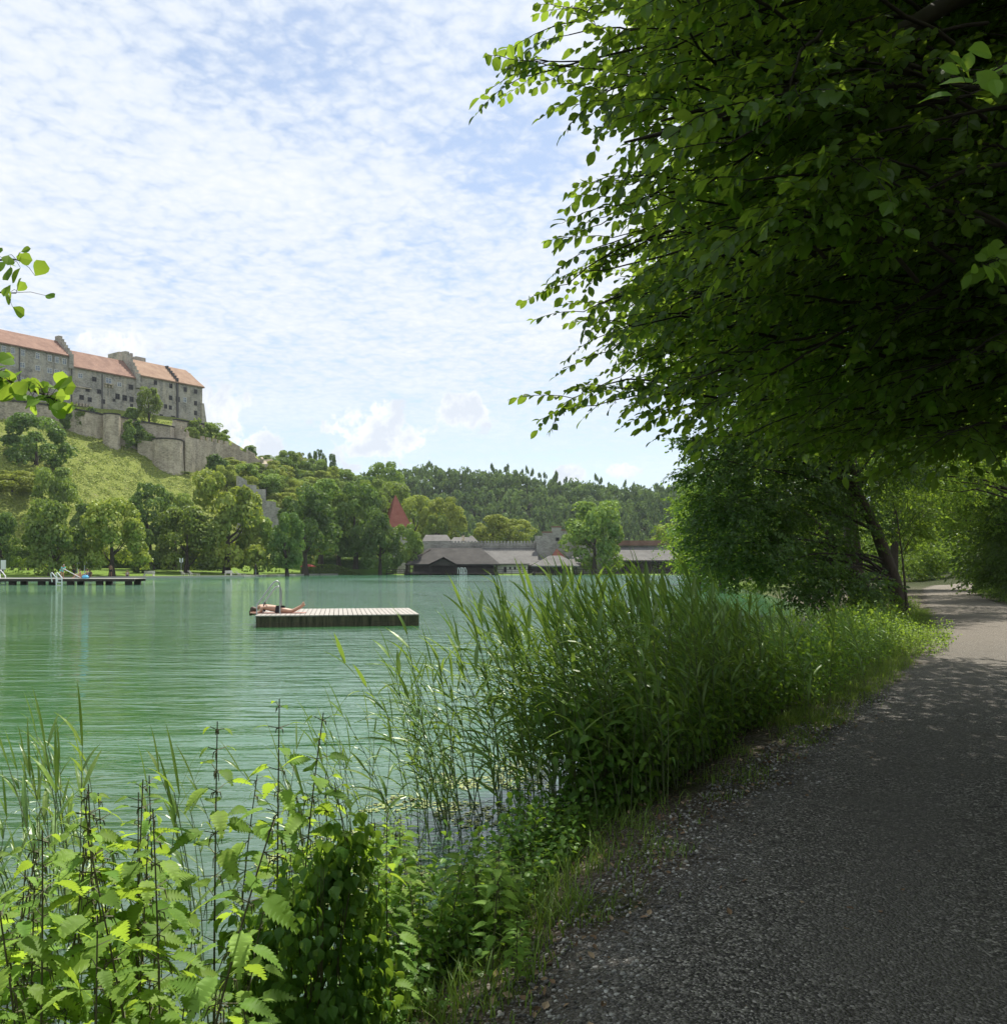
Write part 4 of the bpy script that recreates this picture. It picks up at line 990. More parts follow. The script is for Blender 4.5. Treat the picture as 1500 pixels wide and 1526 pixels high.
A_.build('deck',MRD,e)
A_=Acc()
for (z0,z1) in ((zz-.215,zz-.04),(zz-.40,zz-.22)):
    A_.box(-hx+.03,hx-.02,0.0,.04,z0,z1); A_.box(-hx+.03,hx-.02,RD-.06,RD-.02,z0,z1); A_.box(-hx+.02,-hx+.06,.042,RD-.062,z0,z1); A_.box(hx-.06,hx-.02,.042,RD-.062,z0,z1)
A_.build('side_boards',MRS,e)
A_=Acc(); A_.box(-hx+.12,hx-.14,.08,RD-.1,-.35,zz-.401); A_.build('float',MWD,e)
# raft ladder: two bent hoops
le=empty('raft_ladder',((xl+.18),RY,-.2),0); le.parent=e; le.location=(-hx,0,0)
del_=[]
for (yy,xt,top) in ((1.5,.14,zz+.84),(.85,0,zz+1.02)):
    A_=Acc()
    pts_=[[xt-.03,yy,-.4],[xt-.02,yy,zz+.28],[.42,yy,top-.12],[.50,yy,top-.03],[.58,yy,top],[.655,yy,top-.06],[.67,yy,top-.2],[.67,yy,zz]]
    A_.tube(pts_,.022,8); A_.build('rail',MMET,le,smooth=True)
A_=Acc()
for k in range(3): A_.box(-.04,.0,.77,1.33,-.35+k*.22,-.32+k*.22)
A_.build('rungs',MMET,le)
# ------------------------------------------------------------------ people
MSK=flat('skin',(.50,.30,.21),.55,.08,8); MSK2=flat('tanned skin',(.36,.20,.13),.55,.08,8); MHR=flat('brown hair',(.06,.035,.02),.6,.3,30); MHG=flat('grey hair',(.30,.29,.27),.6)
def skin(name,parent,verts,edges,radii,mat,sub=2,root=0):
    me=bpy.data.meshes.new(name); me.from_pydata([tuple(v) for v in verts],edges,[]); me.materials.append(mat)
    o=bpy.data.objects.new(name,me); link(o,parent)
    md=o.modifiers.new('skin','SKIN'); md.use_smooth_shade=True
    if not me.skin_vertices: 
        pass
    for i,r in enumerate(radii):
        sv=me.skin_vertices[0].data[i]; sv.radius=(r,r) if not isinstance(r,tuple) else r; sv.use_root=(i==root)
    sm=o.modifiers.new('sub','SUBSURF'); sm.levels=sub; sm.render_levels=sub
    return o
def chain(name,parent,pts,radii,mat,sub=1):
    return skin(name,parent,pts,[(i,i+1) for i in range(len(pts)-1)],radii,mat,sub)
def head_mesh(a_,c,fwd,up,r=.105,tint=.5):
    """egg-shaped head with nose, brow and ears, facing fwd"""
    fwd=np.array(fwd,float); fwd/=np.linalg.norm(fwd); up=np.array(up,float); up-=fwd*up.dot(fwd); up/=np.linalg.norm(up); sd_=np.cross(fwd,up)
    nu,nv_=16,11; V=[]
    for i in range(nv_):
        th=math.pi*(i+.5)/nv_-math.pi/2; z=math.sin(th); rr=math.cos(th)
        for k in range(nu):
            a=2*math.pi*k/nu; f=math.cos(a)*rr; s=math.sin(a)*rr
            w_=.82 if z>-.2 else .82-.28*(-.2-z); f2=f*(1.0 if f<0 else .9)
            if k==0 and -.45<z<.05: f2+=.2
            if k in (1,15) and .0<z<.3: f2-=.06
            if k in (4,12) and -.3<z<.2: s*=1.16
            V.append(np.array(c)+r*(fwd*f2+sd_*s*w_+up*z*1.22))
    F_=[[i*nu+k,i*nu+(k+1)%nu,(i+1)*nu+(k+1)%nu,(i+1)*nu+k] for i in range(nv_-1) for k in range(nu)]
    a_.add(V,F_,tint); 
    for (o,cc) in ((0,np.array(c)-up*r*1.22),((nv_-1)*nu,np.array(c)+up*r*1.22)):
        a_.add(np.vstack([V[o:o+nu],cc]),[[k,(k+1)%nu,nu] for k in range(nu)],tint)
def person(label,loc,rz,J,clothes,hairm=MHR,skinm=MSK,scale=1.0,face=None,group='bathers by the lake',headup=(0,0,1)):
    """J: joints dict in metres (local); body is one skinned surface"""
    e=empty('person',loc,rz,label,'person',group); e.scale=(scale,)*3
    order=['pelvis','belly','chest','neck','skull','shL','elL','wrL','haL','shR','elR','wrR','haR','hpL','knL','anL','toL','hpR','knR','anR','toR']
    rad={'pelvis':.135,'belly':.115,'chest':.145,'neck':.052,'skull':.06,'sh':.062,'el':.042,'wr':.028,'ha':.036,'hp':.10,'kn':.062,'an':.04,'to':.038}
    V=[J[k] for k in order]; ix={k:i for i,k in enumerate(order)}
    E=[('pelvis','belly'),('belly','chest'),('chest','neck'),('neck','skull'),('chest','shL'),('shL','elL'),('elL','wrL'),('wrL','haL'),('chest','shR'),('shR','elR'),('elR','wrR'),('wrR','haR'),
       ('pelvis','hpL'),('hpL','knL'),('knL','anL'),('anL','toL'),('pelvis','hpR'),('hpR','knR'),('knR','anR'),('anR','toR')]
    R=[rad.get(k) or rad[k[:2]] for k in order]
    b=skin('body',e,V,[(ix[a],ix[c]) for a,c in E],R,skinm,2)
    a_=Acc(); hc=np.array(J['head']); head_mesh(a_,hc,face or (0,-1,0),headup); h=a_.build('head',skinm,e,smooth=True)
    # hair: cap over the back and crown, pushed off the face
    f=np.array(face or (0,-1,0),float); f/=np.linalg.norm(f); up=np.array(headup,float)
    a_=Acc(); head_mesh(a_,hc-f*.022+up*.022,f,up,.112); hh=a_.build('hair',hairm,e,smooth=True)
    for (nm,keys,rr,mat) in clothes:
        if keys=='torso': chain(nm,e,[J['pelvis'],J['belly'],J['chest'],np.array(J['chest'])*.6+np.array(J['neck'])*.4],[.155,.14,.172,.10],mat,2)
        elif keys=='trunks':
            pl_=np.array(J['pelvis'],float); V=[pl_]; E2=[]; R2=[.15]
            for s_ in 'LR':
                hp=np.array(J['hp'+s_],float); kn=np.array(J['kn'+s_],float); V+= [hp,hp+(kn-hp)*rr]; E2+=[(0,len(V)-2),(len(V)-2,len(V)-1)]; R2+=[.118,.105-.03*rr]
            skin(nm,e,V,E2,R2,mat,2)
        elif keys=='sleeves':
            for s_ in 'LR':
                sh=np.array(J['sh'+s_],float); el=np.array(J['el'+s_],float); chain(nm,e,[sh,sh+(el-sh)*rr],[.078,.062],mat,1)
        else:
            chain(nm,e,[J[k] for k in keys],rr,mat,1)
    return e
def cloth(n,c): return flat(n,c,.85,.15,10)
def stand(**kw):
    J=dict(pelvis=(0,0,.95),belly=(0,.01,1.12),chest=(0,0,1.33),neck=(0,.01,1.49),skull=(0,0,1.58),head=(0,-.01,1.62),
      shL=(.17,0,1.42),elL=(.22,.03,1.14),wrL=(.24,-.04,.9),haL=(.24,-.06,.82),shR=(-.17,0,1.42),elR=(-.22,.03,1.14),wrR=(-.24,-.04,.9),haR=(-.24,-.06,.82),
      hpL=(.09,0,.9),knL=(.10,-.02,.5),anL=(.11,.02,.09),toL=(.13,-.14,.03),hpR=(-.09,0,.9),knR=(-.10,-.02,.5),anR=(-.11,.02,.09),toR=(-.13,-.14,.03)); J.update(kw); return J
jz=.46
tealX=(93-750)*(JY+1.2)/F
person('person in a long teal shirt bending forward with a pole on the jetty',(tealX,JY+1.2,jz),.9,
  stand(pelvis=(0,.12,.88),belly=(0,.03,1.05),chest=(0,-.12,1.2),neck=(0,-.24,1.31),skull=(0,-.30,1.36),head=(0,-.33,1.38),shL=(.17,-.15,1.27),elL=(.17,-.32,1.03),wrL=(.08,-.5,.9),haL=(.05,-.57,.86),shR=(-.17,-.15,1.27),elR=(-.19,-.28,1.0),wrR=(-.06,-.45,.83),haR=(-.02,-.5,.8),hpL=(.09,.1,.85),hpR=(-.09,.1,.85)),
  [('shirt','torso',0,cloth('teal cloth',(.12,.55,.52))),('sleeve','sleeves',.9,cloth('teal cloth sleeve',(.12,.55,.52))),('shirt_tail','trunks',.35,cloth('teal cloth tail',(.12,.55,.52)))],MHG,MSK2,.92)
o=Acc(); o.tube([[0,0,1.0],[1.9,-.3,.08]],.03,6); pole=o.build('pole',MWHM); pole.location=(tealX+.15,JY+1.0,jz+.0); tag(pole,'long white pole held slanting down by the teal shirted person','pole')
person('person in dark clothes standing on the shore left of the showers',on(110,134),2.6,stand(),[('shirt','torso',0,cloth('black cloth',(.03,.03,.04))),('sleeve','sleeves',.8,cloth('black sleeve',(.03,.03,.04))),('trousers','trunks',.95,cloth('dark trousers',(.03,.03,.04)))],MHR,MSK2,1.16)
person('bare backed man in dark shorts standing beside the tree trunk',on(165,134),math.pi+.2,stand(elL=(.27,.05,1.17),wrL=(.16,-.12,1.05),haL=(.1,-.14,1.04)),[('shorts','trunks',.6,cloth('dark shorts',(.05,.04,.04)))],MHR,MSK2,1.2)
sit=dict(pelvis=(0,0,.14),belly=(0,.0,.32),chest=(0,-.03,.52),neck=(0,-.05,.68),skull=(0,-.08,.76),head=(0,-.09,.80),shL=(.17,-.04,.61),elL=(.24,-.18,.40),wrL=(.18,-.38,.38),haL=(.14,-.44,.4),shR=(-.17,-.04,.61),elR=(-.24,-.18,.40),wrR=(-.18,-.38,.38),haR=(-.14,-.44,.4),
   hpL=(.1,-.02,.13),knL=(.16,-.40,.42),anL=(.16,-.62,.08),toL=(.17,-.78,.05),hpR=(-.1,-.02,.13),knR=(-.16,-.40,.42),anR=(-.16,-.62,.08),toR=(-.17,-.78,.05))
person('pale seated person with knees drawn up in the middle of the jetty group',((120-750)*(JY+1.4)/F,JY+1.4,jz),-1.0,dict(sit),[('shorts','trunks',.5,cloth('orange cloth',(.5,.25,.1)))],MHR,MSK,1.0)
person('person in dark blue shirt sitting on the jetty, rightmost of the group',((131-750)*(JY+1.2)/F,JY+1.2,jz),-1.3,dict(sit),[('shirt','torso',0,cloth('navy cloth',(.03,.04,.08))),('shorts','trunks',.6,cloth('navy shorts',(.03,.04,.08)))],MHR,MSK2,1.05)
person('person with grey hair sitting behind the others on the shore',on(134,132.5),.4,dict(sit),[('shirt','torso',0,cloth('grey shirt',(.12,.12,.13)))],MHG,MSK2,1.3)
person('person in white shirt crouching on the lawn edge right of the man in shorts',on(190,132),.3,dict(sit),[('shirt','torso',0,cloth('white cloth',(.7,.7,.68))),('shorts','trunks',.5,cloth('grey shorts',(.08,.08,.08)))],MHR,MSK,1.2)
o=Acc(); n=10; a=np.arange(n)*2*math.pi/n
o.tube([[0,0,0],[0,0,.16],[0,0,.34]],[.30,.33,.2],10); bagm=o.build('beach_bag',cloth('blue bag',(.12,.42,.65))); bagm.location=((127-750)*(JY+.6)/F,JY+.6,jz); tag(bagm,'light blue beach bag lying on the jetty by the seated group','bag')

# sunbather on the raft: prone, upper body over the left edge, propped on the forearms, feet lifted
rl=P(380,917,RY); zr_=zt; bx_,by_=-hx-.24,1.45; x0=RC[0]+math.cos(RZ)*bx_-math.sin(RZ)*by_; Yp=RC[1]+math.sin(RZ)*bx_+math.cos(RZ)*by_
J=dict(pelvis=(.84,.02,.15),belly=(.64,.02,.17),chest=(.42,.02,.22),neck=(.24,.02,.22),skull=(.13,.0,.12),head=(.07,0,.07),
  shL=(.36,-.16,.22),elL=(.30,-.22,.04),wrL=(.06,-.16,.03),haL=(-.02,-.12,.03),shR=(.36,.18,.26),elR=(.30,.26,.05),wrR=(.06,.2,.03),haR=(-.02,.15,.03),
  hpL=(.90,-.08,.12),knL=(1.30,-.11,.07),anL=(1.62,-.06,.26),toL=(1.68,-.06,.38),hpR=(.90,.10,.12),knR=(1.30,.12,.07),anR=(1.58,.08,.21),toR=(1.70,.08,.30))
MB=cloth('dark bikini cloth',(.03,.03,.04))
hm=(-.8,0,-.45)
e=person('person in a dark bikini lying face down on the raft with raised feet',(x0,Yp,zr_-.01),RZ*.5,J,[('bikini_bottom','trunks',.12,MB),('bikini_top',['chest'],0,MB)][:1],MHR,MSK,.97,face=(-.75,-.1,-.6),headup=(-.6,0,.75),group=None)
A_=Acc(); pc=np.array(J['chest']); pts=[]
for k in range(17):
    a=2*math.pi*k/16; pts.append(pc+np.array([.0,math.cos(a)*.158,math.sin(a)*.150]))
A_.tube(pts,.018,6); A_.build('bikini_top',MB,e)
A_=Acc()
for k in range(60):
    a=random.uniform(-1.4,1.4); r=random.uniform(.06,.105)
    b=np.array([.03+random.uniform(-.02,.07),math.sin(a)*r,.12+math.cos(a)*.05]); A_.tube([b,b+[-.05,math.sin(a)*.03,-.08],b+[-.055,math.sin(a)*.02,-.2]],[.012,.012,.005],4)
A_.build('hanging_hair',MHR,e)
o=Acc(); o.box(-.35,1.25,-.33,.33,0.004,.014); tw=o.build('towel',cloth('reddish towel',(.30,.16,.13))); tw.location=(x0+.42,Yp+.05,zr_); tw.rotation_euler.z=RZ*.5; tag(tw,'thin reddish towel under the person on the raft','towel')
# ------------------------------------------------------------------ leaf templates (length 1 along +x, upper side +z)
def leaf_tpl(widths, fold=.25, droop=.2, petiole=0.0, teeth=0):
    n=len(widths); t=np.linspace(0,1,n); V=[]; Fc=[]
    z=lambda x:-droop*x*x
    for i in range(n): V.append([t[i],0,z(t[i])])
    for sgn in (1,-1):
        b=len(V)
        for i in range(1,n-1):
            w_=widths[i]; V.append([t[i],sgn*w_,z(t[i])+fold*w_])
        for i in range(1,n-2):
            p,q=b+i-1,b+i; f=[[i,i+1,q],[i,q,p]]
            Fc+= f if sgn>0 else [x[::-1] for x in f]
        f=[[0,1,b],[n-2,n-1,b+n-3]]
        Fc+= f if sgn>0 else [x[::-1] for x in f]
    return np.array(V,float),np.array(Fc)
BEECH=leaf_tpl([0,.24,.33,.27,0],.22,.25)
OVAL=leaf_tpl([0,.30,.24,0],.2,.25)
HEART=leaf_tpl([0,.38,.36,.2,0],.18,.35)
ALDER=leaf_tpl([0,.20,.38,.46,.42,0],.12,.12)
BLADE2=leaf_tpl([0,.28,0],.2,.2)
def nettle_leaf(n=11):
    t=np.linspace(0,1,n); w_=.26*np.sin(np.pi*np.clip(t,0,1)**.62)*(1-.25*t)+.02; w_[-1]=0
    V=[]; F_=[]; z=lambda x:-.42*x*x+.10*x
    for x in t: V.append([x,0,z(x)])
    for sgn in (1,-1):
        b=len(V)
        for i in range(n-1):
            x0=t[i]; x1=min(1,t[i]+.085)
            V.append([x0,sgn*w_[i]*.86,z(x0)+.14*w_[i]+.012*(i%2)]); V.append([x1+.02,sgn*(w_[i]+.045*(1-t[i])),z(x1)+.1*w_[i]])
        for i in range(n-1):
            p0,p1=b+2*i,b+2*i+1; nx_=b+2*i+2 if i<n-2 else i+1
            f=[[i,p1,p0],[i,i+1,p1]]+([[i+1,nx_,p1]] if i<n-2 else [])
            f=[x[::-1] for x in f]
            F_+= f if sgn>0 else [x[::-1] for x in f]
    V=np.array(V); V[0:n,2]-=.0
    return V,np.array(F_)
NETL=nettle_leaf()

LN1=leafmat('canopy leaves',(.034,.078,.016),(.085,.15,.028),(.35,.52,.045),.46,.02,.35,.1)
LN2=leafmat('nettle leaves',(.13,.25,.045),(.24,.38,.07),(.46,.66,.06),.50,.010,.55,.15)
LN3=leafmat('reed leaves',(.10,.20,.045),(.24,.36,.08),(.26,.38,.05),.42,.03,.35,.15)
LN4=leafmat('undergrowth leaves',(.060,.15,.025),(.15,.27,.045),(.30,.48,.04),.44,.02,.4,.15)
LN5=leafmat('grass blades',(.09,.17,.033),(.21,.31,.06),(.28,.40,.05),.38,.02,.45,.1)
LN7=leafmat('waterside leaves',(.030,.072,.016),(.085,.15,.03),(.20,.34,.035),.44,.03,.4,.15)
LN6=leafmat('light hedge leaves',(.075,.16,.027),(.19,.31,.05),(.34,.50,.045),.46,.02,.4,.15)  # lighter green leaf colour
MTW=flat('twig bark',(.040,.032,.025),.85,.3,20)
MST=flat('nettle stem',(.075,.075,.032),.7,.35,12); MRS2=flat('reed stem',(.10,.13,.05),.6,.3,4)

# ------------------------------------------------------------------ sprays
def spray(seed, nl=12, tpl=BEECH, ll=.20, flat_=.35, droop=.25):
    r=np.random.default_rng(seed); n=6; s=np.linspace(0,1,n)
    by=r.normal(0,.05); tw=np.stack([s*(1-.05*abs(droop)),by*s*s+.015*np.sin(s*9),-droop*s*s],1)
    pos_=[];R_=[];ti=[]
    for i in range(nl):
        t=.16+.84*i/(nl-1); c=np.array([np.interp(t,s,tw[:,k]) for k in range(3)])
        side=1 if i%2 else -1; az=side*r.uniform(.55,1.05) if i<nl-1 else r.uniform(-.2,.2)
        R_.append(rots(np.array([az]),-r.uniform(-.25,.8),r.normal(0,flat_*1.5),np.array([ll*r.uniform(.5,1.25)*(1-.25*abs(t-.6))]))[0]); pos_.append(c); ti.append(r.random())
    A1=Acc(); A1.inst(tpl[0],tpl[1],np.array(R_),np.array(pos_),np.array(ti))
    A2=Acc(); A2.tube(tw,np.linspace(.009,.003,n),3,cap=False)
    return (np.vstack(A1.v),np.vstack(A1.f3),np.concatenate(A1.t)),(np.vstack(A2.v),np.vstack(A2.f4))
SPR=[spray(40+k) for k in range(7)]
SPC=[spray(60+k,9,OVAL,.22,.45,.35) for k in range(5)]
def put_sprays(AL,AT,bank,P_,az,tilt,roll,size,r,tb=None):
    k=r.integers(0,len(bank),len(P_)); R=rots(az,tilt,roll,size)
    for j in range(len(bank)):
        q=np.where(k==j)[0]
        if not len(q): continue
        (lv,lf,lt),(tv,tf)=bank[j]; n=len(q)
        v=np.einsum('nij,kj->nki',R[q],lv)+P_[q][:,None,:]
        tin=np.clip(lt[None,:]*.75+(.125 if tb is None else 0)+r.normal(0,.1,(n,1))+(0 if tb is None else tb[q][:,None]),0,1)
        AL.add(v.reshape(-1,3),(lf[None]+(np.arange(n)*len(lv))[:,None,None]).reshape(-1,3),tin.ravel())
        v=np.einsum('nij,kj->nki',R[q],tv)+P_[q][:,None,:]
        AT.add(v.reshape(-1,3),(tf[None]+(np.arange(n)*len(tv))[:,None,None]).reshape(-1,4))
def branch(AT,p0,p1,r0,r1,sag,r,n=8,seg=5):
    t=np.linspace(0,1,n)[:,None]; L=np.linalg.norm(p1-p0)
    c=p0*(1-t)+p1*t; c[:,2]+=(sag*L*np.sin(math.pi*t[:,0])); c+=np.cumsum(r.normal(0,.012*L,(n,3)),0)*np.sin(math.pi*t)
    AT.tube(c,np.linspace(r0,r1,n),seg,cap=False); return c

# ------------------------------------------------------------------ the overhanging tree on the right
r=np.random.default_rng(5)
TR=np.array([6.6,7.6,0.0])
e=empty('overhanging_tree',tuple(TR),0,'huge dark overhanging tree filling the upper right, its branches reaching over path and lake','tree')
AT=Acc(); AL=Acc(); AK=Acc()
AK.tube(np.array([[6.6,7.6,-.3],[6.55,7.6,1.5],[6.4,7.5,4],[6.2,7.4,7],[6.0,7.6,10],[5.9,7.8,12]]),[.36,.27,.24,.2,.14,.05],12)
L1=np.array([[6.35,7.5,4.8],P(1640,-90,6.4),P(1420,0,4.6),P(1300,72,4.1),P(1200,128,3.8),P(1130,158,3.65),P(1040,186,3.5),P(930,212,3.4)])
AT.tube(L1,[.10,.075,.046,.036,.030,.024,.013,.004],8)
AT.tube([P(1195,130,3.8),P(1140,100,3.75),P(1095,78,3.7),P(1060,35,3.65),P(1025,-30,3.6)],[.019,.015,.013,.010,.008],6)
AT.tube([P(1135,157,3.65),P(1100,150,3.6),P(1040,165,3.5),P(985,180,3.4)],[.015,.012,.009,.004],6)
yb=[-1200,-300,0,30,100,150,200,215,250,300,330,370,410,450,500,540,575,610,645,665]
xb=[760,800,880,920,935,930,950,1000,960,925,925,935,905,885,880,925,935,1010,1060,1200]
def xbound(py): return np.interp(py,yb,xb)
def add_branch(tip,L,ns,size,tw=None,frm=None,bank=SPR,sag=.07):
    """a leafy branch whose outer end is at tip, coming from the trunk side"""
    tip=np.array(tip)
    src=np.array([6.4,7.5,max(3.5,tip[2]+.8)]) if frm is None else np.array(frm)
    d_=src-tip; d_/=np.linalg.norm(d_); tip=tip+np.array([d_[0],d_[1],0])*size*.40; d_+=r.normal(0,.22,3); d_[2]=max(d_[2],-.05)+.10; d_/=np.linalg.norm(d_)
    p0=tip+d_*L
    c=branch(AT,p0,tip,.004+.006*L,.003,sag,r)
    s=r.uniform(.15,1,ns); s[:1]=1.0; t=np.linspace(0,1,len(c))
    Pp=np.stack([np.interp(s,t,c[:,k]) for k in range(3)],1)
    da=math.atan2(-d_[1],-d_[0]); az=da+np.where(np.arange(ns)%2==0,1,-1)*r.uniform(.2,1.1,ns); az[0]=da
    put_sprays(AL,AT,bank,Pp,az,r.normal(-.18,.22,ns),r.normal(0,.35,ns),size*r.uniform(.75,1.2,ns),r)
# silhouette tips read from the photograph
for (px,py,Y,L,ns) in [(738,108,4.9,1.3,4),(768,82,4.9,1.0,5),(812,42,4.8,1.0,6),(826,22,4.9,.9,6),(780,88,4.8,.9,3),(845,10,4.7,1,6),(862,128,4.7,.6,4),(884,148,4.7,.6,4),(875,118,4.8,.8,4),(905,70,4.6,.8,6),(915,30,4.5,.8,6),(935,185,4.3,.5,5),(930,110,4.2,.7,6),(950,150,4.0,.6,5),
     (890,256,5.2,.9,4),(905,270,5.3,.9,5),(935,246,5.4,.8,5),(870,318,5.3,.9,3),(895,300,5.3,.9,5),(862,330,5.4,.9,3),(880,350,5.5,1,5),(852,366,5.5,1,3),(812,420,5.4,1.1,3),(838,400,5.4,1,3),(868,390,5.5,1,5),
     (838,462,5.8,.9,4),(868,450,5.8,.9,5),(862,500,5.9,.9,4),(880,478,5.9,1,6),(875,522,6,.9,4),(905,540,6,.9,6),(822,592,6.2,1.0,4),(858,603,6.2,.9,4),(868,575,6.2,1,4),(895,560,6.2,1,5),(930,560,6.2,1,6),(968,606,6.3,.9,5),(1000,600,6.4,1,6),(1005,628,6.6,1,4),
     (1085,650,6.8,1,6),(1140,668,7,1,6),(1190,660,7,1,6),(1250,672,7,1,6),(1310,700,7,1,5),(1040,640,6.7,1,5)]:
    add_branch(P(px,py,Y),L,ns+1,.36)
def SH(q):
    s_=np.array(sd)
    for g in ([-.15,3.96,0],[.4,5.2,0],[1.0,5.9,0]):
        dq=q-np.array(g); t=dq@s_
        if np.linalg.norm(dq-t*s_)<.55: return False
    return True
nb=0
while nb<1050:
    py=r.uniform(-330,665); px=r.uniform(880,1640); 
    lo=np.interp(px,[900,1000,1100,1200,1350,1500,1700],[575,610,640,655,690,720,740])
    if py>lo or px<xbound(py)+r.exponential(38)-8: continue
    edge=px-xbound(py)
    holeY=True
    Y=r.uniform(4.3,6.2) if r.random()<.35 else r.uniform(5.6,9.5)
    if py<330 and r.random()<.34 and edge<330: Y=r.uniform(2.9,4.2)
    if not SH(P(px,py,Y)): continue
    add_branch(P(px,py,Y),r.uniform(.8,1.5),9,.335,sag=.05); nb+=1
n=3600; py_=r.uniform(-260,640,n); px_=r.uniform(900,1620,n); lo_=np.interp(px_,[900,1000,1100,1200,1350,1500,1700],[560,595,620,640,670,700,720]); ok=(py_<lo_)&(px_>xbound(py_)+45+r.exponential(50,n))
Y_=r.uniform(7.5,14,n)[ok]; pb=np.stack([(px_[ok]-750)*Y_/F,Y_,CZ+(HY-py_[ok])*Y_/F],1)
put_sprays(AL,AT,SPC,pb,r.uniform(0,6.28,len(pb)),r.normal(-.2,.35,len(pb)),r.normal(0,.45,len(pb)),r.uniform(.42,.66,len(pb)),r)
# the high part of the crown (mostly above the frame) shades the path
n=9500; hx_=r.uniform(-.3,10,n); hy_=r.uniform(3.5,19,n); hz_=r.uniform(4.2,11.5,n)
ok=(hx_>1.25+.095*hy_+ .16*np.maximum(hz_-5,0)*0)&(hz_>np.interp(hy_,[3,6,10,14,19],[5.2,5.0,5.2,5.6,6.4]))
pyy=HY-(hz_-CZ)*F/hy_; pxx=750+F*hx_/hy_
ok&= (pxx>xbound(pyy)+30)
hp=np.stack([hx_,hy_,hz_],1)[ok]
n=1900; hq=np.stack([r.uniform(3.4,8.8,n),r.uniform(17,28,n),r.uniform(6.8,10.5,n)],1); pq=HY-(hq[:,2]-CZ)*F/hq[:,1]; hq=hq[(750+F*hq[:,0]/hq[:,1]>xbound(pq)+40)&(pq<600)]; hp=np.vstack([hp,hq])  # more sprays added farther back to shade the reeds
def sunhole(Q,rad=.42):
    k=np.ones(len(Q),bool); s_=np.array(sd)
    for g in ([-.15,3.96,0],[.4,5.2,0],[1.0,5.9,0]):
        dq=Q-np.array(g); t=dq@s_; k&=(np.linalg.norm(dq-t[:,None]*s_,axis=1)>rad)
    return k
hp=hp[sunhole(hp)]
print('high sprays',len(hp))
put_sprays(AL,AT,SPC,hp,r.uniform(0,6.28,len(hp)),r.normal(-.15,.25,len(hp)),r.normal(0,.3,len(hp)),np.where(hp[:,1]>17,1.15,1)*r.uniform(.45,.75,len(hp)),r)
# unseen sprays added above and behind the viewer to darken path and canopy
n=5200; bp=np.stack([r.uniform(.6,13,n),r.uniform(-13,5,n),r.uniform(4.6,11,n)],1); pyb=HY-(bp[:,2]-CZ)*F/np.maximum(bp[:,1],.3)
bp=bp[(bp[:,1]<.5)|((pyb<-250)&(bp[:,0]>1.0))]
put_sprays(AL,AT,SPC,bp,r.uniform(0,6.28,len(bp)),r.normal(-.1,.25,len(bp)),r.normal(0,.3,len(bp)),r.uniform(.8,1.2,len(bp)),r)
AT.tube([[6.3,7.5,4.3],[4.2,5.2,4.1],[2.6,3.4,3.6],P(1700,20,2.6)],[.03,.02,.012,.006],6); AT.tube([[6.3,7.5,4.0],[4.3,5.3,3.7],P(1720,250,3.3)],[.03,.018,.006],6)
for k in range(60):
    q=hp[r.integers(0,len(hp))]; branch(AT,np.array([6.1,7.6,r.uniform(4.5,10.5)]),q,.05,.008,.05,r,9)
for A_ in (AT,AL,AK): A_.v=[v-TR for v in A_.v]
AL.build('crown',LN1,e); AT.build('branches',MTW,e,smooth=True); AK.build('trunk',MBARK,e,smooth=True)
print('canopy leaf tris',sum(len(x) for x in AL.f3))

# ------------------------------------------------------------------ leafy trees and bushes further along the path
def leafy(name,label,base,trunk,blobs,leaf,mat,cat='tree',group='trees along the path',seed=0,bank=None,tr=.14,nlimb=26):
    """trunk: polyline; blobs: (centre, radii, number of sprays)"""
    r=np.random.default_rng(seed); base=np.array([base[0],base[1],float(height(base[0],base[1]))]); e=empty(name,tuple(base),0,label,cat,group)
    AL=Acc(); AT=Acc(); AK=Acc(); tp=np.array(trunk,float) if trunk is not None else None
    if tp is not None: AK.tube(tp,np.linspace(tr,tr*.35,len(tp))*np.where(np.arange(len(tp))==0,1.35,1),9)
    for (c,rad,ns) in blobs:
        c=np.array(c,float); rad=np.array(rad,float); K=max(6,ns//16)
        # sub-clumps make light and dark masses
        d_=r.normal(0,1,(K,3)); d_/=np.linalg.norm(d_,axis=1,keepdims=True); cc=c+d_*rad*(r.uniform(.2,1,K)**.5)[:,None]*.9
        k=r.integers(0,K,ns); pp=cc[k]+r.normal(0,1,(ns,3))*rad.mean()*np.array([.15,.15,.09])
        pp[:,2]=np.maximum(pp[:,2],height(pp[:,0],pp[:,1])+.1)
        out=pp-c; az=np.arctan2(out[:,1],out[:,0])+r.normal(0,.8,ns); tb=r.uniform(-.2,.3,K)[k]
        put_sprays(AL,AT,bank or SPC,pp,az,r.normal(-.1,.35,ns),r.normal(0,.5,ns),leaf/.20*r.uniform(.7,1.2,ns),r,tb)
        if tp is not None:
            for q in cc[:max(3,int(nlimb*ns/sum(b[2] for b in blobs)))]:
                z=min(q[2]-.2,tp[-1,2]); z=max(z,tp[0,2]+.25*(tp[-1,2]-tp[0,2])); s=np.array([np.interp(z*.8,tp[:,2],tp[:,k2]) for k2 in range(3)])
                branch(AT,s,q,tr*.2,.010,.06,r,9,5)
    for A_ in (AT,AL,AK): A_.v=[v-base for v in A_.v]
    AL.build('crown' if cat=='tree' else 'foliage',mat,e); AT.build('branches',MTW,e,smooth=True)
    if tp is not None: AK.build('trunk',MBARK,e,smooth=True)
    return e
def W3(px,py,Y): return P(px,py,Y)
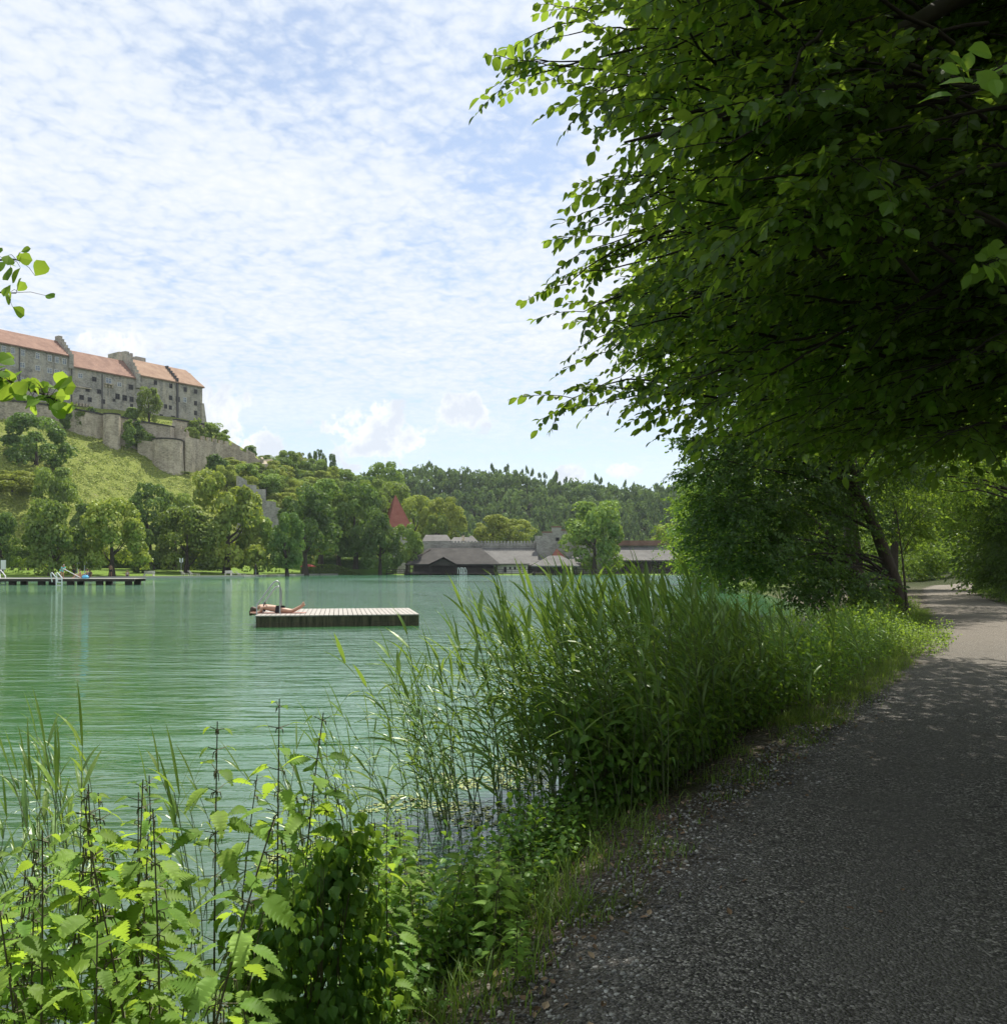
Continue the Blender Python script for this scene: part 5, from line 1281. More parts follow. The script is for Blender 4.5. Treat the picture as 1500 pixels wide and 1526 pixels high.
# leaning waterside tree, px 1335
tb=hit(1340,912,24,45); Yt=float(tb[1]) if tb[1]<44 else 31.0; Yt=29.0
TP=[W3(1345,925,Yt),W3(1330,860,Yt),W3(1305,790,Yt-.3),W3(1278,735,Yt-.6),W3(1262,680,Yt-.8),W3(1250,610,Yt-1)]
leafy('waterside_tree','dark leaning tree beside the path whose branches hang left over the water',(TP[0][0],TP[0][1]),TP,
  [(W3(1150,700,27),(2.1,2.5,1.9),1300),(W3(1110,800,26),(1.7,2.4,1.2),900),(W3(1220,780,28),(1.8,2.2,1.6),700),(W3(1290,680,28),(2.0,2.4,1.6),900),(W3(1190,610,27),(2.4,2.4,1.4),900),(W3(1060,730,26),(.9,1.6,1.1),380),(W3(1230,870,26),(1.5,2,.8),500),(W3(1035,650,26.5),(.7,1.0,.4),110)],.105,LN7,seed=31,tr=.24,nlimb=26)
TP2=[W3(1300,905,30),W3(1290,850,30),W3(1215,830,29.5),W3(1130,820,29),W3(1080,770,28.5)]
leafy('waterside_tree','light green tree overhanging the lake left of the dark leaning tree',(W3(1300,905,33)[0],33.0),[W3(1300,890,33),W3(1240,800,33),W3(1150,720,33)],
  [(W3(1080,790,33),(1.9,2.5,2.4),1100),(W3(1045,800,36),(1.0,2.0,1.9),500),(W3(1110,850,33),(1.8,2,.8),500)],.10,LN6,seed=32,tr=.12)
TPs=W3(1350,900,26); leafy('sapling','thin straight sapling between the leaning tree and the path',(TPs[0],26.0),[W3(1352,918,26),W3(1345,840,26),W3(1335,760,26)],[(W3(1335,770,26),(1.0,1.0,1.0),160)],.08,LN6,seed=33,tr=.035)
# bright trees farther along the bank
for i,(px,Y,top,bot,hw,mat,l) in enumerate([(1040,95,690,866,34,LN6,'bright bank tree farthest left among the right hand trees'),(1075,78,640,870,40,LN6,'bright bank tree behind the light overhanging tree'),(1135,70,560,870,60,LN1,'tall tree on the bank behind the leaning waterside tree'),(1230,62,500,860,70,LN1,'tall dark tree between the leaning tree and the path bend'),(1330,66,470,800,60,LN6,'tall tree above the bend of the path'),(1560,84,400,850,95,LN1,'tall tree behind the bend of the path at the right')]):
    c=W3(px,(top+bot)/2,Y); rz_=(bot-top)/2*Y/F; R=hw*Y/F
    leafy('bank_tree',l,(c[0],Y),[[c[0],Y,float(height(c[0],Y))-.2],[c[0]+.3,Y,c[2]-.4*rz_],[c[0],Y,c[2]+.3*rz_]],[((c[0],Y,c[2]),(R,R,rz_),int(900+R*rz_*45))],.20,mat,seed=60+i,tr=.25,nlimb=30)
# bushes and trees right of the path
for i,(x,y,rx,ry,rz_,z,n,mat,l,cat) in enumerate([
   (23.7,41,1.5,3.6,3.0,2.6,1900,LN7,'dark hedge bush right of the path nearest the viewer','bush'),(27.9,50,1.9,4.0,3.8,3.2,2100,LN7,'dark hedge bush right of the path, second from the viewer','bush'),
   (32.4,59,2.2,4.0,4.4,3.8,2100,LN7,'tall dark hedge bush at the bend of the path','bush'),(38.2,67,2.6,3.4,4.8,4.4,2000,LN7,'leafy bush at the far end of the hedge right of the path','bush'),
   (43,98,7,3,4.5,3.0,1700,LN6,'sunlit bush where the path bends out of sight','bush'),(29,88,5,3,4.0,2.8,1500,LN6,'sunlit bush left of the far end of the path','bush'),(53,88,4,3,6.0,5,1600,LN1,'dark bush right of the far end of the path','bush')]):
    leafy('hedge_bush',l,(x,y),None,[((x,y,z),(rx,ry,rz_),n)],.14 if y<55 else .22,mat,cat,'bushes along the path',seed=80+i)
leafy('path_tree','tree right of the path with bright backlit leaves arching over it',(20.5,33),[[20.5,33,-.2],[20.2,33,2.5],[18.6,32.4,5],[17,32,7]],
  [((14.6,30.5,5.2),(2.4,2.4,1.0),800),((17.8,31.5,6.0),(2.8,2.6,1.5),1400),((18.5,27,4.6),(1.9,2.4,1.3),800),((13.8,33,7.2),(3,2.5,1.6),1100),((17.5,36.5,6.2),(4,2.6,2.2),1700),((21.5,40,4.9),(2.6,2.6,2.2),1000)],.10,LN6,seed=91,tr=.22,nlimb=24)
leafy('path_tree','tall dark tree right of the path behind the arching one',(27,44),[[27,44,0],[26.5,44,6],[26,44,12]],
  [((25,44,8.5),(5,4,5),2600),((21.5,42,6.5),(2.6,3,2.2),900),((24,50,6),(4,3,3.5),1200)],.16,LN1,seed=92,tr=.35,nlimb=30)
leafy('path_tree','tall tree beyond the right edge whose crown closes the upper right corner',(17.5,20),[[17.5,20,0],[17.2,20,4],[17,20,9]],
  [((14.5,20.5,9.5),(3.5,3,2.6),1900),((16.5,22,6.5),(2.6,3,2.0),1300)],.12,LN1,seed=93,tr=.3,nlimb=30)
leafy('path_tree','tall tree added high above the leaning waterside tree, its crown shading it',(14.5,37),[[14.5,37,-.2],[13.8,36.5,5],[12.5,36,10],[11.5,35,13]],
  [((11.5,35.5,12.5),(4.8,5,3.2),2600),((9,30,10.5),(3,3,2.0),900)],.16,LN1,seed=94,tr=.3,nlimb=30)  # tree added so its hidden crown shades the leaning one
for i,(px,Y,top,bot,hw,mt,l) in enumerate([(1100,150,650,868,60,LM_far,'far bank tree at the left of the row seen through the waterside branches'),(1200,140,610,868,70,LM_dark,'far bank tree second from the left in the row behind the leaning tree'),(1300,128,600,870,62,LM_far,'far tree left of the path end behind the sapling'),(1385,124,590,872,58,LM_far,'far tree straight behind the end of the path'),(1475,118,560,872,64,LM_dark,'far dark tree right of the path end')]):
    far_tree(px,Y,top,bot,hw,'round',mt,l,group='far trees at the end of the path')
# unseen trees added beside and behind the viewer to shade path and canopy
for i,(x,y) in enumerate([(9.5,-2),(10.5,6.5),(9,-10)]):
    leafy('unseen_shade_tree','unseen broad tree added right of the path beside the viewer for shade',(x,y),[[x,y,0],[x+.2,y,4],[x,y,8]],
      [((x,y,5.5),(3,3.5,4.2),900)],.30,LN1,seed=120+i,tr=.25,nlimb=14)
# ------------------------------------------------------------------ nettles
def nettle_mesh(seed,H=1.15,full=1.0,ll=.100):
    r=np.random.default_rng(seed); n=9; s=np.linspace(0,1,n); bx,by=r.normal(0,.05,2)
    st=np.stack([bx*s*s*H,by*s*s*H,s*H],1); S=Acc(); S.tube(st,np.linspace(.0045,.0018,n),5,cap=False)
    L=Acc(); Pp=[];R_=[];ti=[]; T_=Acc(); nodes=int(17*full)
    for i in range(nodes):
        t=.12+.86*(i/(nodes-1))**.92; c=np.array([np.interp(t,s,st[:,k]) for k in range(3)])
        a0=(i%2)*math.pi/2+r.normal(0,.2)
        sz_=ll*min(1,.55+1.1*t)*(1 if t<.84 else max(.38,(1-t)/.16))*r.uniform(.85,1.15)
        for q in (0,math.pi):
            if r.random()<.06: continue
            a=a0+q; up=r.uniform(.15,.5); pl=.03+.035*(1-t); p1=c+np.array([math.cos(a)*pl*math.cos(up),math.sin(a)*pl*math.cos(up),math.sin(up)*pl])
            S.tube([c,p1],[.0016,.0012],3,cap=False)
            Pp.append(p1); R_.append(rots(np.array([a]),r.uniform(-.5,.3),r.normal(0,.3),np.array([sz_]))[0]); ti.append(r.random())
            if t>.55 and r.random()<.7:   # hanging flower strings
                for _ in range(2):
                    b=a+r.normal(0,.6); l=r.uniform(.03,.06)*(1.2-t)*1.6; S.tube([c,c+[math.cos(b)*l*.6,math.sin(b)*l*.6,-l*.2],c+[math.cos(b)*l*.8,math.sin(b)*l*.8,-l]],[.0012,.0022,.0010],3,cap=False)
    L.inst(NETL[0],NETL[1],np.array(R_),np.array(Pp),np.array(ti))
    return L.mesh('leaves',[LN2],True),S.mesh('stem',[MST]),None
NM=[nettle_mesh(200+k,1.15) for k in range(7)]
ncount=0
def add_nettle(x,y,h,k,label='green stinging nettle in the bright clump at the lower left',group='stinging nettles at the lower left',az=None,lean=(0,0)):
    global ncount; ncount+=1
    z=float(height(x,y)); z=max(z,-.2)
    e=empty('nettle',(x,y,z-.02),random.uniform(0,6.28) if az is None else az,label,'nettle',group); e.scale=(1,1,1)
    e.rotation_euler=(lean[0],lean[1],e.rotation_euler.z); s_=h/1.15
    for nm,me in zip(('leaves','stem','flower_strings'),NM[k%len(NM)]):
        if me is None: continue
        o=bpy.data.objects.new(nm,me); link(o,e); o.scale=(s_**.5,s_**.5,s_)
rn=np.random.default_rng(17)
# tall ones read from the photo (px of the tip, py of the tip, distance)
for i,(px,py,Y,l) in enumerate([(318,1078,2.9,'tall single nettle standing free before the pale water, left of the twin tips'),(412,1050,2.95,'left one of the twin tallest nettles before the water'),(440,1058,3.1,'right one of the twin tallest nettles before the water'),
      (489,1150,3.2,'nettle tip just left of the dark vine mound top'),(232,1150,2.9,'nettle standing at the back edge of the left clump before the water'),(350,1150,3.25,'slim nettle in the gap of open water beside the tallest pair'),(108,1178,2.6,'leafy nettle at the left end of the bright clump'),
      (145,1165,2.55,'nettle with a dark straight stem in the middle of the left clump'),(200,1150,2.7,'nettle tip rising at the back of the left clump'),(545,1162,3.1,'nettle tip over the dark vine mound')]):
    X=(px-750)*Y/F; z=CZ+(HY-py)*Y/F; add_nettle(X,Y,z-max(float(height(X,Y)),-.2)+.02,i,l)
def fill(n,pxr,pyr,Yr,tag_=None,lab=None,grp=None):
    for i in range(n):
        px=rn.uniform(*pxr); Y=rn.uniform(*Yr); top=np.interp(px,[0,70,150,260,330,420,520,600,700,780],pyr)+rn.exponential(45)
        X=(px-750)*Y/F; g=max(float(height(X,Y)),-.2); h=CZ+(HY-top)*Y/F-g
        if h<.2: continue
        kw={}
        if lab: kw=dict(label=lab,group=grp)
        add_nettle(X,Y,min(h,1.3),rn.integers(0,7),lean=tuple(rn.normal(0,.07,2)),**kw)
fill(22,(-30,290),[1230,1205,1180,1170,1190,1190,1190,1200,1200,1200],(2.0,2.9))
fill(3,(300,400),[1300,1290,1290,1290,1330,1330,1200,1200,1200,1200],(2.3,3.0))
fill(15,(400,600),[1200,1200,1200,1200,1210,1180,1190,1200,1220,1250],(3.1,3.8))
fill(12,(0,420),[1400,1380,1390,1420,1440,1400,1360,1300,1300,1300],(2.0,2.6))
fill(34,(560,790),[1200,1200,1200,1200,1200,1200,1190,1195,1215,1290],(3.6,4.9),lab='small fresh nettle between the reeds and the sunny verge',grp='small nettles by the verge')
# dark vine mound
r=np.random.default_rng(23); A_=Acc(); n=1500; c0=np.array([-.60,2.95,.0]); th=r.normal(0,1,(n,3)); th/=np.linalg.norm(th,axis=1,keepdims=True)
pp=np.abs(th[:,2:3])*0+th*np.array([.13,.15,.38])*r.uniform(.55,1,(n,1))+np.array([0,0,.36]); pp[:,2]=np.maximum(pp[:,2],.0)
pp[:,0]*=(1+.9*(1-pp[:,2]/.95))*r.uniform(.7,1.25,n); pp+=.05*np.sin(pp[:,[2,0,1]]*11)+.05*np.sin(pp[:,[1,2,0]]*23)+r.normal(0,.03,(n,3))
A_.inst(HEART[0],HEART[1],rots(np.arctan2(th[:,1],th[:,0])+r.normal(0,.7,n),r.uniform(-1.5,-.5,n),r.normal(0,.5,n),r.uniform(.03,.055,n)),pp,r.random(n)*.5)
e=empty('vine_mound',tuple(c0),0,'dark mound of climbing vine leaves in the shade right of the bright nettles','vine'); A_.build('leaves',LN4,e)
A_=Acc()
for k in range(12):
    a=r.uniform(0,6.28); A_.tube([[r.normal(0,.06),r.normal(0,.06),-.1],[math.cos(a)*.06,math.sin(a)*.06,.3],[math.cos(a)*.10,math.sin(a)*.10,r.uniform(.45,.68)]],[.003,.0025,.001],4,cap=False)
A_.build('stems',MST,e)

# ------------------------------------------------------------------ reeds
def reed_blade(r,L,w_,az,el,droop,n=7):
    """ribbon blade with a V fold, from origin"""
    t=np.linspace(0,1,n); d_=np.zeros((n,3)); ang_=el-droop*t**1.4; ds=L/(n-1); x=np.concatenate([[0],np.cumsum(np.cos(ang_[:-1])*ds)]); z=np.concatenate([[0],np.cumsum(np.sin(ang_[:-1])*ds)])
    tw=r.normal(0,.35); wd=w_*np.array([.45,.85,1,.95,.75,.42,.0])[:n]
    ca,sa=math.cos(az),math.sin(az); mid=np.stack([x*ca,x*sa,z],1)
    side=np.array([-sa,ca,0])*math.cos(tw)+np.array([0,0,1])*math.sin(tw)
    V=np.vstack([mid-side*wd[:,None]/2+[0,0,.12*w_],mid,mid+side*wd[:,None]/2+[0,0,.12*w_]])
    F_=[]
    for i in range(n-1): F_+=[[i,i+1,n+i+1,n+i],[n+i,n+i+1,2*n+i+1,2*n+i]]
    return V,F_
def reed_parts(seed,H=1.9,nl=12,wind=math.pi*.93,bl=.42,bw=.036):
    r=np.random.default_rng(seed); n=8; s=np.linspace(0,1,n); lx,ly=r.normal(-.10,.10),r.normal(0,.08)
    st=np.stack([lx*s**2*H,ly*s**2*H,s*H*.9],1); S=Acc(); S.tube(st,np.linspace(.0042,.0018,n),4,cap=False)
    L=Acc()
    for i in range(nl):
        t=.22+.78*i/(nl-1); c=np.array([np.interp(t,s,st[:,k]) for k in range(3)])
        side=r.random()<.62; az=(wind+r.normal(0,.55)) if side else r.uniform(0,6.28)
        top=t>.82
        V,F_=reed_blade(r,bl*r.uniform(.7,1.15)*(.8 if top else 1),bw*r.uniform(.7,1.15),az,r.uniform(.9,1.35) if top else r.uniform(.55,1.15),r.uniform(.2,.9) if top else r.uniform(.6,2.0))
        L.add(V+c,F_,r.random())
    V,F_=reed_blade(r,.34,.014,wind,1.35,.3); L.add(V+st[-1],F_,.6)
    return L,S
RP=[reed_parts(300+k) for k in range(12)]
RM=[(a.mesh('blades',[LN3]),b.mesh('stem',[MRS2])) for a,b in RP]
RPs=[reed_parts(330+k,1.4,9,bl=.26,bw=.021) for k in range(7)]; RMs=[(a.mesh('blades',[LN3]),b.mesh('stem',[MRS2])) for a,b in RPs]
def shore_x(y):
    yy=LAKE[0:15,1]; xx=LAKE[0:15,0]; return np.interp(y,yy,xx)
def add_reed(x,y,h,k,label,group,bank=RM,H=1.9,lean=None):
    z=max(float(height(x,y)),-.2) if height(x,y)>-.2 else -.2
    lean=lean or (random.gauss(0,.06),random.gauss(-.05,.08))
    e=empty('reed',(x,y,z-.05),random.gauss(0,.5),label,'reed',group); e.rotation_euler=(lean[0],lean[1],e.rotation_euler.z); s_=h/H
    for nm,me in zip(('blades','stem'),bank[k%len(bank)]):
        o=bpy.data.objects.new(nm,me); link(o,e); o.scale=(s_**.7,s_**.7,s_)
rr_=np.random.default_rng(8); nre=0
def hreed(px): return np.interp(px,[650,740,800,870,960,1040,1120,1250],[905,880,865,838,835,848,880,905])
while nre<175:
    y=6.0+rr_.random()**1.2*5.5; x=shore_x(y)+rr_.uniform(-.75,.95)
    px=750+F*x/y
    top=hreed(px)+rr_.exponential(55)-8; h=min(CZ+(HY-top)*y/F+.2,2.1)
    if h<.6: continue
    add_reed(x,y,h,rr_.integers(0,12),'tall green reed in the dense reed bed between the lake and the path','reeds of the dense bed'); nre+=1
for i in range(84):   # sparse bent reeds in the water left of the bed
    y=rr_.uniform(5.0,7.2); x=shore_x(y)-rr_.uniform(.35,1.35); px=750+F*x/y
    top=np.interp(px,[480,560,640,720,800],[1080,1000,970,900,880])+rr_.exponential(70); h=min(CZ+(HY-top)*y/F+.2,1.7)
    if h<.35: continue
    add_reed(x,y,h,rr_.integers(0,7),'thin bent reed standing in the water left of the dense bed','thin reeds in the water',RMs,1.4,(random.gauss(0,.12),random.gauss(-.12,.16)))
for i in range(46):   # behind the nettles, lower left
    y=rr_.uniform(3.1,4.7); px=rr_.choice([rr_.uniform(-20,150),rr_.uniform(60,340),rr_.uniform(190,560)],p=[.45,.4,.15]); x=(px-750)*y/F
    top=np.interp(px,[0,60,110,200,300,400,560],[1180,1080,1040,1110,1090,1120,1080])+rr_.exponential(50); h=min(CZ+(HY-top)*y/F+.2,1.5)
    if h<.3 or lake_sd(np.array([x]),np.array([y]))[0]>.25: continue
    add_reed(x,y,h,rr_.integers(0,7),'reed rising from the water behind the nettles at the lower left','reeds behind the nettles',RMs,1.4)
# the rest of the bed, farther back and inside, is one mass
LA=Acc(); SA=Acc(); n=520
for i in range(n):
    far_=i%10>=4
    y=rr_.uniform(9,27) if far_ else rr_.uniform(6.2,11); x=shore_x(y)+(rr_.uniform(-.9,1.6) if far_ else rr_.uniform(-.4,1.0)); px=750+F*x/y
    top=(np.interp(px,[1000,1080,1200,1330],[870,880,900,915]) if far_ else hreed(px)+25)+rr_.exponential(40); h=min(CZ+(HY-top)*y/F+.2,2.0)
    if h<.35: continue
    a,b=RP[rr_.integers(0,12)]; R=rots(np.array([rr_.normal(0,.6)]),0,0)[0]*np.array([1,1,1])[:,None]; S_=np.array([(h/1.9)**.6]*2+[h/1.9]); g=max(float(height(x,y)),-.2)
    for src,dst,q in ((a,LA,0),(b,SA,1)):
        V=np.vstack(src.v)*S_@R.T+[x,y,g-.05]; dst.add(V,np.vstack(src.f4),np.concatenate(src.t),q)
LA.v+=SA.v; LA.f4+=[f+LA.n for f in SA.f4]; LA.m4+=SA.m4; LA.t+=SA.t; LA.n+=SA.n
tag(LA.build('reed_bed',[LN3,MRS2]),'dense mass of reeds and sedges behind the front reeds along the bank','reeds',None,'stuff')

# ------------------------------------------------------------------ undergrowth
def herb(seed,tpl,nl=14,H=.7,ll=.075):
    r=np.random.default_rng(seed); s=np.linspace(0,1,5); bx,by=r.normal(0,.15,2); st=np.stack([bx*s*s,by*s*s,s*H],1); S=Acc(); S.tube(st,np.linspace(.0035,.0015,5),3,cap=False); Pp=[];R_=[];ti=[]
    for i in range(nl):
        t=.1+.9*i/(nl-1); c=np.array([np.interp(t,s,st[:,k]) for k in range(3)]); a=i*2.4+r.normal(0,.3); l=ll*r.uniform(.7,1.2)
        Pp.append(c+[math.cos(a)*.04,math.sin(a)*.04,.02]); R_.append(rots(np.array([a]),r.uniform(-.9,.3),r.normal(0,.35),np.array([l]))[0]); ti.append(r.random())
    L=Acc(); L.inst(tpl[0],tpl[1],np.array(R_),np.array(Pp),np.array(ti)); return (np.vstack(L.v),np.vstack(L.f3),np.concatenate(L.t)),(np.vstack(S.v),np.vstack(S.f4))
HB=[herb(500+k,[HEART,BEECH,HEART][k%3]) for k in range(8)]
def herbs(name,label,pts,hs,mat,seed,cat='undergrowth'):
    r=np.random.default_rng(seed); A_=Acc(); T_=Acc(); pts=np.array(pts); n=len(pts); k=r.integers(0,8,n); az=r.uniform(0,6.28,n); tl=r.normal(0,.15,n)
    R=rots(az,tl,r.normal(0,.15,n)); z=np.maximum(height(pts[:,0],pts[:,1]),-.2)-.02
    hs=np.array(hs)/.7
    for i in range(n):
        (lv,lf,lt),(tv,tf)=HB[k[i]]; s_=np.array([max(hs[i],.55)]*2+[hs[i]]) if hs[i]<1 else np.array([hs[i]**.5]*2+[hs[i]])
        A_.add((lv*s_)@R[i].T+[pts[i,0],pts[i,1],z[i]],lf,np.clip(lt+r.normal(0,.12),0,1)); T_.add((tv*s_)@R[i].T+[pts[i,0],pts[i,1],z[i]],tf,.5,1)
    A_.f4=[f+A_.n for f in T_.f4]; A_.m4=T_.m4; A_.v+=T_.v; A_.t+=T_.t; A_.n+=T_.n
    o=A_.build(name,[mat,MST]); tag(o,label,cat,None,'stuff'); return o
ru=np.random.default_rng(77); pts=[];hs=[]
def pathl(y): return np.interp(y,PL[:,1],PL[:,0])
while len(pts)<1900:
    y=6.3+ru.random()**1.5*19; xl=pathl(y); sx=shore_x(y); x=ru.uniform(sx+.15,xl-(.62 if y<10 else .3)); 
    if x>xl-.2-.25*ru.random()-(.45 if y<9 else .15): 
        if ru.random()<.6: continue
    t=(xl-x)/(xl-sx+1e-6); h=(.22+.75*t)*ru.uniform(.6,1.1)*(1.0 if y<14 else .8)
    pts.append((x,y)); hs.append(min(h,1.0))
herbs('undergrowth','dense leafy undergrowth between the reeds and the gravel path','x' and pts,hs,LN4,1)
pts=[];hs=[]
while len(pts)<900:   # sunny bright herbs further on
    y=ru.uniform(16,36); xl=pathl(y); x=xl-.3-ru.random()*2.6; pts.append((x,y)); hs.append(ru.uniform(.3,.9)*(.4+.6*min(1,(xl-x)/1.5)))
for _ in range(170):
    y=ru.uniform(15.5,20.5); pts.append((pathl(y)+ru.uniform(-.7,.55),y)); hs.append(ru.uniform(.2,.5))
herbs('sunlit_undergrowth','bright sunlit leafy plants beside the path near the leaning tree',pts,hs,LN6,2)
pts=[];hs=[]
while len(pts)<430:   # low herbs on the verge near the camera
    y=2.8+ru.random()*3.9; xl=pathl(y); sx=shore_x(y); x=ru.uniform(sx-.1,sx+ (xl-sx)*.38)
    pts.append((x,y)); hs.append(ru.uniform(.10,.38)*(1.2-1.1*(x-sx)/(xl-sx+.01)))
herbs('verge_herbs','low leafy herbs on the near verge between the lake and the path',pts,hs,LN4,3)
pts=[];hs=[]
while len(pts)<700:   # right side of the path, under the hedge
    y=ru.uniform(24,70); xr=np.interp(y,PR[:,1],PR[:,0]); x=xr+.1+ru.random()*2; pts.append((x,y)); hs.append(ru.uniform(.2,.7))
herbs('hedge_undergrowth','low dark plants at the foot of the hedge right of the path',pts,hs,LN4,4)

# grass
def grass(name,label,centres,nb,h,seed,spread=.07):
    r=np.random.default_rng(seed); A_=Acc(); V=[];F_=[];ti=[]
    C=np.repeat(np.array(centres),nb,0); n=len(C); hh=h*r.uniform(.5,1.2,n)*np.repeat(r.uniform(.6,1.2,len(centres)),nb); az=r.uniform(0,6.28,n); bd=r.uniform(.15,.9,n)*hh; w_=r.uniform(.0018,.0042,n)
    bx=C[:,0]+r.normal(0,spread,n); by=C[:,1]+r.normal(0,spread,n); bz_=np.maximum(height(bx,by),-.2)
    dx_,dy_=np.cos(az),np.sin(az); sx_,sy_=-dy_,dx_; pts=[]
    for t,wf in ((0,1),(.4,.9),(.75,.6),(1,0)):
        cx=bx+dx_*bd*t*t; cy=by+dy_*bd*t*t; cz=bz_+hh*(t-.25*t*t)
        pts.append(np.stack([cx-sx_*w_*wf,cy-sy_*w_*wf,cz],1)); pts.append(np.stack([cx+sx_*w_*wf,cy+sy_*w_*wf,cz],1))
    V=np.stack(pts,1).reshape(-1,3); b=(np.arange(n)*8)[:,None,None]; f=np.array([[0,1,3,2],[2,3,5,4],[4,5,7,6]])[None]+b
    A_.add(V,f.reshape(-1,4),np.repeat(r.random(n),8)); o=A_.build(name,LN5); tag(o,label,'grass',None,'stuff')
cs=[]
while len(cs)<290:
    y=2.6+ru.random()**1.1*7; xl=pathl(y); x=xl-ru.random()**1.1*1.3+.12
    if wob(np.array(x*9),np.array(y*9),1.0)>.02 or ru.random()<.14: cs.append((x,y))
grass('verge_grass','tufts of fresh grass on the brown verge beside the gravel path',cs,15,.085,5)
cs=[]
while len(cs)<900:
    y=9+ru.random()**1.3*24; xl=pathl(y); cs.append((xl-.1-ru.random()*.7+.15,y))
grass('path_edge_grass','fringe of short grass along the farther left edge of the path',cs,14,.13,6,.1)
cs=[]
while len(cs)<200:
    y=3.0+ru.random()*5.0; cs.append((shore_x(y)+ru.uniform(-.05,.7),y))
grass('bank_grass','longer grass growing on the bank at the water edge',cs,12,.20,9)

# pebbles on the path
r=np.random.default_rng(99); n=46000; y=1.9+r.random(n)**1.5*9.5; xl=pathl(y); xr=np.interp(y,PR[:,1],PR[:,0]); xm=np.minimum(xr,.65*y+.4); x=xl-.25+r.random(n)**.9*(xm-xl+.3)
ic=np.array([[0,0,1],[.894,0,.447],[.276,.851,.447],[-.724,.526,.447],[-.724,-.526,.447],[.276,-.851,.447],[.724,.526,-.447],[-.276,.851,-.447],[-.894,0,-.447],[-.276,-.851,-.447],[.724,-.526,-.447],[0,0,-1]])
fc=[[0,1,2],[0,2,3],[0,3,4],[0,4,5],[0,5,1],[1,6,2],[2,7,3],[3,8,4],[4,9,5],[5,10,1],[6,7,2],[7,8,3],[8,9,4],[9,10,5],[10,6,1],[11,7,6],[11,8,7],[11,9,8],[11,10,9],[11,6,10]]
sz_=(.0035+.009*r.random(n)**2.2)*(.8+.05*y); R=rots(r.uniform(0,6.28,n),r.normal(0,.3,n),r.normal(0,.3,n),sz_); R=R*np.array([1.15,.85,.6])[None,None,:]
A_=Acc(); z=height(x,y)+.013+sz_*.25; A_.inst(ic,fc,R,np.stack([x,y,z],1),r.random(n))
m=NT('pebble stone'); m.principled(m.ramp(m.attr(),[(0,(.05,.048,.045)),(.4,(.13,.125,.118)),(.75,(.25,.24,.225)),(.93,(.38,.37,.345)),(1,(.5,.49,.46))]),.75,None,.4)
tag(A_.build('loose_gravel',m.m),'loose pebbles lying on the gravel path','gravel',None,'stuff')
# leaf litter and twigs on the verge
n=900; y=2.6+r.random(n)*7; x=pathl(y)-r.random(n)**1.3*1.1+.35*r.random(n); x[:150]=pathl(y[:150])+r.random(150)*(.55*y[:150]+.3-pathl(y[:150])); A_=Acc(); LT=leaf_tpl([0,.3,.36,.2,0],.5,-.4)
A_.inst(LT[0],LT[1],rots(r.uniform(0,6.28,n),r.normal(0,.25,n),r.normal(0,.4,n),r.uniform(.012,.042,n)),np.stack([x,y,height(x,y)+.018],1),r.random(n))
for k in range(120):
    yy=2.6+r.random()*7; xx=pathl(yy)-r.random()*1.0+.5*r.random(); a=r.uniform(0,6.28); l=r.uniform(.04,.16); z0=float(height(xx,yy))+.018
    A_.tube([[xx,yy,z0],[xx+math.cos(a)*l*.5,yy+math.sin(a)*l*.5,z0+.008],[xx+math.cos(a+.3)*l,yy+math.sin(a+.3)*l,z0]],[.002,.0025,.0012],4,0,1,cap=False)
m=NT('dry leaves'); m.principled(m.ramp(m.attr(),[(0,(.09,.055,.03)),(.5,(.20,.13,.075)),(1,(.38,.29,.19))]),.8,None,.3)
tag(A_.build('leaf_litter',[m.m,MTW]),'dry brown leaves and twigs scattered over the verge','leaf litter',None,'stuff')
# floating duckweed among the thin reeds
n=3400; yy=4.8+r.random(n)*3.6; xx=shore_x(yy)-r.random(n)**.8*1.5-.02; kk=wob(xx*8,yy*8,1.0)>.0; xx,yy=xx[kk],yy[kk]; n=len(xx)
a=np.arange(6)*math.pi/3; dv_=np.vstack([np.stack([np.cos(a),np.sin(a),0*a],1)]); A_=Acc()
A_.inst(dv_,[[0,1,2,3],[0,3,4,5]],rots(r.uniform(0,6,n),0,0,r.uniform(.006,.024,n)),np.stack([xx,yy,np.full(n,-.194)],1),r.random(n))
m=NT('duckweed'); m.principled(m.mix(m.attr(),(.20,.25,.06),(.32,.36,.13)),.6,None,.3); tag(A_.build('duckweed',m.m),'yellow green duckweed floating among the thin reeds','duckweed',None,'stuff')

# ------------------------------------------------------------------ twigs hanging into the picture
def twig(name,label,pts,Y,nl,size,tpl,mat,seed,cat='branch',rad=.006,group=None,hang=.5):
    r=np.random.default_rng(seed); Q=np.array([P(a,b,Y+(c if len(q)>2 else 0)) for q in pts for (a,b,c) in [(q+(0,))[:3]]]); c0=Q[0]; e=empty(name,tuple(c0),0,label,cat,group)
    S=Acc(); S.tube(Q-c0,np.linspace(rad,.0012,len(Q)),6); t=np.linspace(0,1,len(Q)); Pp=[];R_=[]
    for i in range(nl):
        s=r.uniform(.12,1) if i else 1; c=np.array([np.interp(s,t,(Q-c0)[:,k]) for k in range(3)]); off=np.array([r.normal(0,.035),r.normal(0,.04),r.uniform(-.05,.035)])
        S.tube([c,c+off*.6+[0,0,.008],c+off],[.0011,.001,.0008],3,cap=False)
        a=math.atan2(off[1],off[0]); Pp.append(c+off); R_.append(frames(np.array([[r.normal(0,.5),-r.uniform(.2,1.0),r.uniform(-.4,.9)]]),np.array([a+r.normal(0,.8)]))[0]*size*r.uniform(.6,1.15))
    L=Acc(); L.inst(tpl[0]*np.array([1,.92,1]),tpl[1],np.array(R_),np.array(Pp),r.random(nl)); L.build('leaves',mat,e); S.build('twig',MTW,e)
